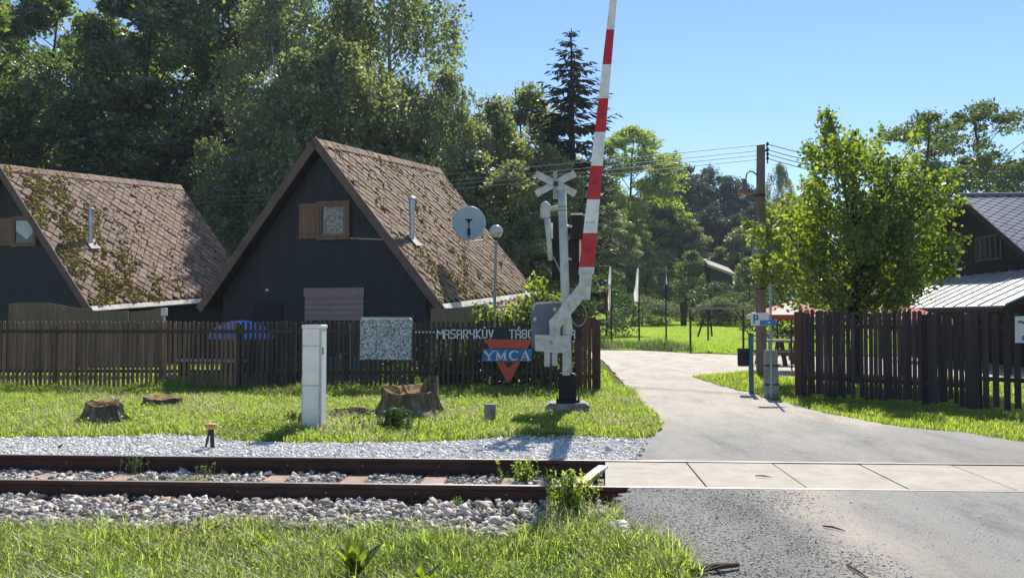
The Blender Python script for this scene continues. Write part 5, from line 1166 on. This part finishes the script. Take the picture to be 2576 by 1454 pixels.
def conifer(key, H, R, cb, mat, seed, dens=1.0, droop=.30, pine=False, step=.42, cap=0):
    r = np.random.default_rng(seed); pr = random.Random(seed); P_ = []; A_ = []; N_ = []; LW = []; mb = MB()
    mb.tube([(0, 0, -.4), (.05, .03, H * .5), (0, 0, H)], [H * .013 + .05, H * .008 + .03, .02], 8)
    z = cb
    while z < H * .985:
        t = (z - cb) / (H - cb); nb = 6 if t < .8 else 5; a0 = pr.random() * 6
        for k in range(nb):
            if pr.random() < .12: continue
            a = a0 + k * 2 * math.pi / nb + pr.gauss(0, .2); Ln = R * (1 - t) ** .82 * pr.uniform(.62, 1.15) + .18
            if cap: Ln = min(Ln, cap * pr.uniform(.75, 1.05))
            dirv = np.array([math.cos(a), math.sin(a), 0]); sd_ = np.array([-math.sin(a), math.cos(a), 0]); up = -droop * (1 - t * 1.2)
            mseg = max(3, int(Ln / .33 * dens)); f = (np.arange(mseg) + .6) / mseg
            pts = np.array([0, 0, z]) + dirv * (f * Ln)[:, None] + np.array([0, 0, 1.0]) * (up * Ln * f + .22 * Ln * f ** 3)[:, None]
            mb.tube([(0, 0, z), tuple(pts[mseg // 2]), tuple(pts[-1])], [.03 + .02 * (1 - t), .02, .008], 4, cap=False)
            for q, ff in zip(pts, f):
                tw = (.32 + .55 * (1 - ff)) * min(1, Ln * .45 + .25)
                for sg in (-1, 1, 0):
                    ax = norm((dirv * (.7 if sg else 1.0) + sd_ * sg * .8 + np.array([0, 0, -.35 - .3 * pr.random()]) + r.normal(0, .18, 3))[None])[0]
                    P_.append(q + ax * tw * .45 + r.normal(0, .04, 3)); A_.append(ax); N_.append(np.array([0, 0, 1.0]) + r.normal(0, .45, 3)); LW.append((tw * 1.25, tw * .36))
                if pr.random() < .8:                           # hanging sprays
                    ax = np.array([r.normal(0, .25), r.normal(0, .25), -1.0]); P_.append(q + ax * tw * .4); A_.append(ax); N_.append(dirv + r.normal(0, .4, 3)); LW.append((tw * .95, tw * .30))
        z += step * pr.uniform(.8, 1.25) * (1 if t < .75 else .75)
    LW = np.array(LW); V, Fq = leafgeo(np.array(P_), np.array(A_), np.array(N_), LW[:, 0], LW[:, 1])
    tk = mb.build('trunk', 'bark', smooth=True); c = fast('crown', V, Fq, mat); PROTO[key] = (tk, c, H, R)
USED = set()
def plant(key, name, label, cat, u, vtop, Y, rot=0.0, wfac=1.0, group=None, X=None, zb=None):
    tk, cr_, H, R = PROTO[key]
    q = P(u, vtop, Y); x = q[0] if X is None else X; g = float(gz(x, Y)) if zb is None else zb; s = (q[2] - g) / H
    t = thing(name, label, cat, (x, Y, g), rot, group); t.scale = (s * wfac, s * wfac, s)
    for o in (tk, cr_):
        c = o if (key not in USED) else o.copy()
        if key in USED: col.objects.link(c)
        c.parent = t
    USED.add(key); return t

proto('beech_a', 21, 5.2, 3.0, 75, 330, .34, 'beech', 'bark', .34, 101)
proto('beech_b', 20, 5.6, 2.0, 80, 330, .34, 'beech', 'bark', .36, 102, cl=(.14, .30))
proto('birch_a', 22, 4.6, 4.5, 74, 280, .25, 'birch', 'barkpale', .22, 103, 'birch', cl=(.14, .26))
proto('birch_b', 20, 4.2, 2.5, 74, 280, .25, 'birch', 'barkpale', .20, 104, 'birch', cl=(.16, .30))
proto('mid_a', 14, 3.6, 1.2, 70, 260, .28, 'birch', 'bark', .20, 105, cl=(.16, .30))
proto('bright', 14, 4.8, .8, 150, 190, .26, 'bright', 'bark', .2, 106, cl=(.13, .26), flat=.42, pw=.42)
proto('robinia', 14, 4.6, 3.2, 105, 150, .22, 'robinia', 'bark', .26, 107, cl=(.10, .24), flat=.40, pw=.42)
proto('roundtree', 6.5, 2.3, .3, 60, 300, .16, 'beech', 'bark', .10, 112, cl=(.22, .36), pw=.5)
proto('bush', 2.6, 1.6, .1, 26, 190, .13, 'shrub', 'bark', .04, 109, cl=(.26, .45), pw=.45)
proto('palebush', 2.6, 1.8, .1, 26, 200, .13, 'palebush', 'bark', .04, 110, cl=(.26, .45), pw=.45)
proto('far_a', 17, 4.6, .8, 120, 150, .34, 'pine', 'bark', .2, 111, cl=(.14, .28), flat=.6, pw=.5)
conifer('spruce_a', 20, 5.6, 1.5, 'spruce', 120, 1.05, .24, step=.74, cap=2.45)
conifer('spruce_b', 18, 4.6, .8, 'spruce', 121, 1.1, .34, step=.5)
conifer('pine_a', 19, 4.6, 1.5, 'pine', 122, 1.0, .10, True, step=.55)

FG = 'trees on the wooded slope'
BL = 'dark broadleaf tree in the wood above the mossy cabin'
WL = 'birch with hanging foliage in the wood behind the cabins'
# dark beeches at the left
plant('beech_a', 'beech_tree', 'broadleaf tree with sunlit yellow green top over the mossy cabin', 'tree', 120, -10, 62, .4, 1.05)
plant('beech_b', 'beech_tree', 'tall broadleaf tree with bright upper foliage behind the mossy cabin ridge', 'tree', 385, -30, 58, 1.3, 1.1)
plant('beech_b', 'beech_tree', 'very tall dark broadleaf tree between the mossy cabin and the birches', 'tree', 600, -150, 66, 2.9, 1.1)
plant('beech_a', 'beech_tree', BL, 'tree', -90, -60, 50, 2.0, 1.0, FG)
plant('beech_b', 'beech_tree', BL, 'tree', 250, 60, 74, 4.0, 1.2, FG)
plant('beech_a', 'beech_tree', BL, 'tree', -20, 30, 76, 5.0, 1.2, FG)
plant('beech_a', 'beech_tree', BL, 'tree', 480, 20, 80, 5.5, 1.2, FG)
for u, v, Y, r_ in ((40, 250, 56, 1), (190, 270, 54, 3), (330, 240, 55, 2), (460, 290, 53, 5), (560, 260, 57, 4)):
    plant('beech_b' if r_ % 2 else 'beech_a', 'beech_tree', BL, 'tree', u, v, Y, r_ * 1.3, 1.25, FG)
# birches behind the cabins
plant('birch_a', 'birch_tree', 'tall birch with pale trunk rising straight behind the shuttered cabin ridge', 'tree', 760, -150, 56, .3, 1.1)
plant('birch_b', 'birch_tree', 'tall spreading birch whose foliage hangs against the open sky', 'tree', 985, -140, 58, 1.1, 1.15)
plant('birch_b', 'birch_tree', 'rounded yellow green birch below the open sky, above the cabin roof end', 'tree', 1130, 175, 50, 2.2, 1.0)
plant('birch_a', 'birch_tree', WL, 'tree', 690, 60, 50, 4.1, 1.15, FG)
plant('birch_a', 'birch_tree', WL, 'tree', 870, 30, 64, 2.6, 1.2, FG)
plant('birch_b', 'birch_tree', WL, 'tree', 900, 180, 50, 3.3, 1.2, FG)
plant('birch_b', 'birch_tree', WL, 'tree', 1020, 210, 54, 5.2, 1.2, FG)
for u, v, Y, r_ in ((640, 300, 48, 1), (775, 130, 46, 2), (1060, 360, 52, 3), (960, 330, 50, 4), (860, 110, 47, 5)):
    plant('birch_b', 'birch_tree', WL, 'tree', u, v, Y, r_, 1.35, FG)
plant('mid_a', 'leafy_tree', 'mid green tree beside the rounded birch, behind the satellite dish', 'tree', 1245, 262, 54, .7, 1.0)
plant('mid_a', 'leafy_tree', 'airy mid green tree at the shoulder of the big spruce', 'tree', 1330, 232, 60, 2.4, .95)
ML = 'mid green tree filling the wood between the birches and the big spruce'
for u, v, Y, r_ in ((1200, 400, 48, 1), (1290, 420, 46, 2), (1370, 380, 52, 3), (1160, 480, 46, 4), (1330, 560, 44, 5), (1250, 560, 43, 6)):
    plant('mid_a', 'leafy_tree', ML, 'tree', u, v, Y, r_, 1.15, FG)
# conifers
plant('spruce_a', 'spruce_tree', 'tallest dark spruce with ragged pointed top against the sky', 'tree', 1437, 72, 58, .5, 1.42)
plant('spruce_b', 'spruce_tree', 'dark spruce close behind the raised barrier arm, below the tallest one', 'tree', 1505, 310, 118, 1.9, .95)
plant('spruce_b', 'spruce_tree', 'dark spruce under the tallest one, beside the warning cross', 'tree', 1395, 300, 56, 3.0, .9)
plant('spruce_b', 'spruce_tree', 'low dark spruce filling the gap behind the signal mast', 'tree', 1465, 400, 110, 4.0, 1.2)
plant('bright', 'leafy_tree', 'bright green layered tree standing beside the barrier arm', 'tree', 1590, 328, 126, .4, 1.1)
plant('bright', 'leafy_tree', 'bright green lower tree behind the three flagpoles', 'tree', 1600, 560, 118, 2.1, .8)
PL = 'blue green pine in the far wood beyond the meadow'
for u, v, Y, r_ in ((1700, 372, 152, 1), (1660, 420, 144, 2.2), (1745, 432, 148, 3), (1785, 405, 157, 4), (1835, 440, 152, 5), (1880, 455, 160, 6), (1930, 450, 156, .5), (1990, 455, 162, 1.5), (2060, 440, 158, 2.5), (1720, 500, 136, 3.5), (1800, 500, 138, 4.5), (1870, 520, 136, 5.5), (1950, 520, 140, .2), (2140, 460, 150, 1.2), (2220, 470, 152, 2.7), (2010, 560, 136, 3.9)):
    plant('pine_a', 'pine_tree', PL, 'tree', u, v, Y, r_, .8 if v < 480 else 1.2, 'pines in the far wood')
for u, v, Y, r_ in ((1680, 395, 140, 1), (1730, 420, 144, 2), (1780, 425, 150, 3), (1830, 445, 146, 4), (1875, 465, 152, 5), (1650, 420, 134, 6), (1710, 500, 132, .5), (1790, 520, 136, 1.5), (1850, 540, 134, 2.5), (1905, 510, 140, 3.5), (1960, 500, 146, 4.5), (2030, 490, 150, 5.5), (1930, 600, 130, 1.1), (1680, 580, 131, 2.2)):
    plant('far_a', 'leafy_tree', 'blue green rounded tree in the far wood beyond the meadow', 'tree', u, v, Y, r_, .95, 'rounded trees in the far wood')
plant('birch_a', 'birch_tree', 'thin pale birch behind the wooden pole and the lime tree', 'tree', 1962, 412, 140, 1.0, .7)
for u, v, Y, r_, lb in ((1533, 520, 98, 5, 'dark tree at the meadow edge right of the barrier arm'), (1580, 610, 104, 1, 'lower dark tree at the meadow edge behind the flagpoles'), (1625, 625, 110, 2.5, 'small dark tree behind the plain white flag'), (1680, 640, 114, 4, 'small dark tree behind the white and blue flag'), (1735, 560, 128, 1, 'broad green tree behind the round meadow tree'), (1860, 580, 128, 2, 'broad green tree behind the far shed'), (1540, 600, 132, 4, 'dark green tree at the meadow edge nearest the barrier')):
    plant('mid_a', 'leafy_tree', lb, 'tree', u, v, Y, r_, 1.3)
plant('roundtree', 'round_tree', 'dense round dark green tree in the far meadow', 'tree', 1741, 640, 96, .3, .95)
plant('roundtree', 'round_tree', 'dense dark shrub tree below the shed beside the utility pole', 'tree', 1882, 655, 98, 2.0, 1.0)
for u, v, Y, r_, lb in ((1615, 748, 80, 1, 'pale flowering bush behind the flagpoles'), (1664, 760, 81, 2, 'pale flowering bush beside the far wooden post'), (1812, 752, 80, 4, 'pale bush beside the round meadow tree'), (1572, 770, 78, 5, 'low pale bush nearest the fence end behind the flagpoles'), (1850, 766, 79, 6, 'low pale bush below the far shed')):
    plant('palebush', 'flowering_bush', lb, 'bush', u, v, Y, r_, 1.5)
for u, v, Y, r_, lb in ((1525, 735, 64, 1, 'dark bush behind the fence end and first flagpole'), (1806, 720, 84, 2, 'green bush in front of the far shed'), (1955, 745, 60, 3, 'green bush behind the picnic table'), (2040, 740, 58, 4, 'green bush behind the board fence gate post')):
    plant('bush', 'garden_bush', lb, 'bush', u, v, Y, r_, 1.4)
# robinias and companions at the right
plant('robinia', 'robinia_tree', 'airy spreading tree with visible dark limbs behind the lime tree', 'tree', 2335, 292, 56, .4, 1.0)
plant('robinia', 'robinia_tree', 'taller airy tree with layered crown above the slate roof', 'tree', 2470, 268, 60, 2.3, 1.0)
plant('robinia', 'robinia_tree', 'airy tree cut by the photo edge above the slate roof', 'tree', 2610, 370, 58, 4.0, 1.0)
plant('robinia', 'robinia_tree', 'low dense green tree just above the slate roof ridge', 'tree', 2440, 400, 64, 5.1, 1.3)
plant('robinia', 'robinia_tree', 'low green tree between the lime tree and the slate roof', 'tree', 2350, 420, 66, 1.1, 1.1)

# lime tree by the fence: large separate leaves in upright sprays
r = np.random.default_rng(55); pr = random.Random(55); YL = 21.6; bx_, s = P(2150, 800, YL)[0], YL / 2200
t = thing('lime_tree', 'leafy young lime tree with large sunlit yellow green leaves behind the board fence', 'tree', (bx_, YL, 0))
outl = [(2140 + (a - 2140) * (.93 if a < 2140 else .84), b) for a, b in [(1905, 515), (1890, 590), (1900, 680), (1945, 745), (2030, 780), (2150, 790), (2270, 780), (2350, 720), (2415, 640), (2400, 540), (2330, 440), (2250, 330), (2190, 290), (2090, 268), (2050, 330), (2010, 420), (1975, 475)]]
cp = [];
while len(cp) < 230:
    u, v = pr.uniform(1890, 2420), pr.uniform(265, 790)
    if inpoly(np.array([u]), np.array([v]), outl)[0] and inpoly(np.array([u]), np.array([v - 38]), outl)[0]:
        zz = P(u, v, YL); hw = 2.3 * math.sin(math.pi * min(1, max(.05, (800 - v) / 560))) ** .6
        cp.append((zz[0] - bx_, pr.uniform(-1, 1) * hw, zz[2]))
Ls, As, Ns, Ss = [], [], [], []; mb = MB()
for c in cp:
    m = 118; d = np.array([c[0] * .25, c[1] * .25, pr.uniform(.35, 1.0)]); d = d / np.linalg.norm(d); Ln = pr.uniform(.45, .95)
    f = r.random(m); p = np.array(c) + d * ((f - .5) * Ln)[:, None] + r.normal(0, .165, (m, 3)) * (1.15 - .75 * f)[:, None]
    Ls.append(p); As.append(norm(r.normal(0, .6, (m, 3)) + np.array([0, 0, -.55]))); Ns.append(norm(r.normal(0, .6, (m, 3)) + np.array([0, -.1, .6]))); Ss.append(.104 * r.uniform(.55, 1.35, m))
L = np.concatenate(Ls); V, Fq = leafgeo(L, np.concatenate(As), np.concatenate(Ns), np.concatenate(Ss), np.concatenate(Ss) * .85); c = fast('crown', V, Fq, 'linden', t)
limbs(mb, 6.6, .12, cp, 1.5, pr, .02, 70); c = mb.build('trunk', 'bark', t, local=True, smooth=True)
# vine over the fence beside the garden lamp, ivy below the sign
def leafmass(name, label, cat, pts, n, spread, leaf, mat, seed, Y, stems=True):
    r = np.random.default_rng(seed); t = thing(name, label, cat, (P(pts[0][0], 900, Y)[0], Y, 0)); b = t.location
    Ls = []; mb = MB()
    for (u, v, k) in pts:
        c = np.array(P(u, v, Y)) + np.array([0, r.normal(0, .12), 0]); m = int(n * k); Ls.append(c + r.normal(0, 1, (m, 3)) * spread * np.array([1, .7, .9]))
        mb.tube([(c[0] + r.normal(0, .1), Y, 0), (c[0] + r.normal(0, .15), Y, c[2] * .6), tuple(c)], [.015, .012, .006], 5)
    L = np.concatenate(Ls) - np.array(b); m = len(L); V, Fq = leafgeo(L, runit(m, r) + np.array([0, 0, -.5]), runit(m, r) + np.array([0, -.4, .5]), leaf * r.uniform(.6, 1.3, m), leaf * .85 * r.uniform(.6, 1.2, m))
    fast('foliage', V, Fq, mat, t); mb.build('stem', 'bark', t); return t
leafmass('grape_vine', 'bright green vine growing over the fence beside the garden lamp', 'vine', [(1210, 775, .5), (1222, 800, .6), (1250, 790, .7), (1280, 795, .8), (1310, 775, .9), (1335, 755, 1), (1345, 725, .9), (1355, 700, .6), (1330, 790, 1), (1360, 775, 1), (1380, 745, .5), (1395, 760, .5), (1300, 800, .8), (1345, 800, .9), (1265, 800, .5), (1395, 790, .7)], 60, .13, .12, 'linden', 71, 20.0)
leafmass('ivy_hedge', 'dark ivy hedge showing through the slats below the name board', 'hedge', [(u, v, 1) for u in range(1110, 1462, 24) for v in (885, 915, 945, 970)], 80, .16, .10, 'shrub', 72, 19.25)
leafmass('ivy_hedge', 'dark shrub behind the shaded fence between the cabinet and parasol', 'hedge', [(u, v, 1) for u in range(690, 1080, 30) for v in (930, 955, 975)], 70, .2, .10, 'shrub', 73, 19.9)

# weeds: tall clump at the panel end, tuft between the rails, leafy plants in the foreground
def weed(name, label, u, v, z, n, h, sp, leaf, mat, seed):
    r = np.random.default_rng(seed); g = G(u, v, z); t = thing(name, label, 'weed', tuple(g)); mb = MB(); Ls = []; As = []
    for k in range(n):
        a = r.uniform(0, 6.28); d = abs(r.normal(0, 1)) * sp; b = Vector((g[0] + d * math.cos(a), g[1] + d * math.sin(a) * .6, z)); hh = h * r.uniform(.5, 1.1); tip = b + Vector((r.normal(0, .16) * hh, r.normal(0, .16) * hh, hh)); mid = b.lerp(tip, .5) + Vector((0, 0, .03))
        mb.tube([b, mid, tip], [.0035, .003, .0015], 4)
        m = int(hh / .018); f = r.random(m)[:, None]; Ls.append(np.array(b) * (1 - f) + np.array(tip) * f + r.normal(0, .012, (m, 3))); As.append(norm(r.normal(0, .8, (m, 3)) + np.array([0, 0, .5])))
    L = np.concatenate(Ls) - g; m = len(L); V, Fq = leafgeo(L, np.concatenate(As), runit(m, r), leaf * r.uniform(.6, 1.4, m), leaf * .30 * r.uniform(.6, 1.4, m))
    fast('leaf_mass', V, Fq, mat, t); mb.build('stem', 'weed', t); return t
weed('weed_clump', 'tall feathery weed clump at the start of the near ramp, overlapping the near rail', 1430, 1318, -.17, 95, .42, .105, .05, 'grassfar', 81)
weed('weed_clump', 'tuft of upright grass between the rails beside the yellow guard bar', 1315, 1212, -.18, 55, .23, .13, .05, 'grassfar', 82)
weed('weed_clump', 'small dry tuft against the far rail', 338, 1192, -.18, 26, .20, .09, .04, 'palebush', 83)
weed('weed_clump', 'thin weeds between rails below the yellow capped marker', 516, 1202, -.18, 14, .17, .12, .035, 'palebush', 84)
weed('weed_clump', 'low green weed on the ballast below the middle of the near rail', 1150, 1276, -.16, 14, .08, .06, .05, 'weed', 85)
weed('weed_clump', 'low green weed on the ballast near the tall weed clump', 1290, 1296, -.16, 14, .08, .07, .05, 'weed', 86)
weed('weed_clump', 'dark weeds at the foot of the hollow stump', 985, 1080, .0, 80, .30, .26, .07, 'shrub', 87)
weed('weed_clump', 'dark weeds at the foot of the pale cabinet', 735, 1068, .0, 30, .20, .18, .06, 'shrub', 88)
weed('weed_clump', 'leafy sprout growing out of the hollow stump', 1052, 985, .30, 12, .25, .05, .06, 'linden', 89)
def dock(label, u, v, n, Ln, seed):
    r = np.random.default_rng(seed); g0 = G(u, v, -.28); g = np.array([g0[0], g0[1], float(gz(g0[0], g0[1]))]); t = thing('dock_plant', label, 'plant', tuple(g)); mb = MB()
    for k in range(n):
        a = k * 2.4 + r.normal(0, .3); el = r.uniform(.85, 1.45); L = Ln * r.uniform(.7, 1.15); o = Vector((math.cos(a), math.sin(a), 0)); s_ = Vector((-math.sin(a), math.cos(a), 0)); b = Vector(g); pts = []
        for i in range(6):
            f = i / 5; wv = .034 * math.sin(math.pi * min(1, f * .88 + .1)) * (L / .25); c = b + o * (L * math.cos(el) * f) + Vector((0, 0, L * (math.sin(el) * f - .28 * f * f))); pts.append((c + s_ * wv + Vector((0, 0, .008)), c, c - s_ * wv + Vector((0, 0, .008))))
        for i in range(5):
            mb.quad(pts[i][0], pts[i][1], pts[i + 1][1], pts[i + 1][0]); mb.quad(pts[i][1], pts[i][2], pts[i + 1][2], pts[i + 1][1])
    mb.build('leaf_rosette', 'linden', t, smooth=True)
dock('broad-leaved bright green dock plant in the foreground grass', 893, 1452, 16, .36, 91)
dock('small broad-leaved plant beside the larger dock plant in the grass', 1060, 1470, 10, .24, 92)
# fallen stick and debris on the ramp
a, b = G(1738, 1438, .02), G(1858, 1420, .025); mb = MB(); mb.tube([a, (a + b) / 2 + np.array([0, 0, .012]), b], [.020, .022, .014], 8); mb.tube([(a + b) / 2, G(1815, 1441, .015)], [.012, .006], 6)
tagp(mb.build('fallen_stick', 'twig'), 'broken brown stick lying at the grass edge of the near ramp', 'stick')
for (p, q, lb) in (((1900, 1196), (1942, 1200), 'short dark twig lying on the second concrete panel'), ((2070, 1322), (2125, 1334), 'thin dark twig on the near ramp below the panels'), ((2130, 1420), (2185, 1454), 'pale thin twig on the near ramp at the bottom')):
    a, b = G(*p, .012), G(*q, .012); mb = MB(); mb.tube([a, (a + b) / 2 + np.array([.0, .02, .004]), b], [.006, .008, .003], 6); tagp(mb.build('twig', 'twig'), lb, 'twig')
a = G(140, 1127, -.03); mb = MB(); mb.prism([tuple(a), tuple(a + np.array([.05, 0, .0])), tuple(a + np.array([.09, .01, .06])), tuple(a + np.array([.03, .01, .03]))], (0, .012, 0)); tagp(mb.build('bark_chip', 'twig'), 'dark upturned bark chip on the pale gravel beside the far rail', 'bark chip')

# thin summer haze
def hazebox():
    mb = MB(); mb.box((-700, -60, -30), (700, 900, 90)); m = bpy.data.materials.new('haze_air'); m.use_nodes = True; n = m.node_tree.nodes; n.remove(n['Principled BSDF'])
    v = n.new('ShaderNodeVolumePrincipled'); v.inputs['Color'].default_value = (.72, .84, 1, 1); v.inputs['Density'].default_value = .00030; v.inputs['Anisotropy'].default_value = .2
    m.node_tree.links.new(v.outputs[0], n['Material Output'].inputs['Volume']); tagp(mb.build('haze', m), kind='stuff')
hazebox()
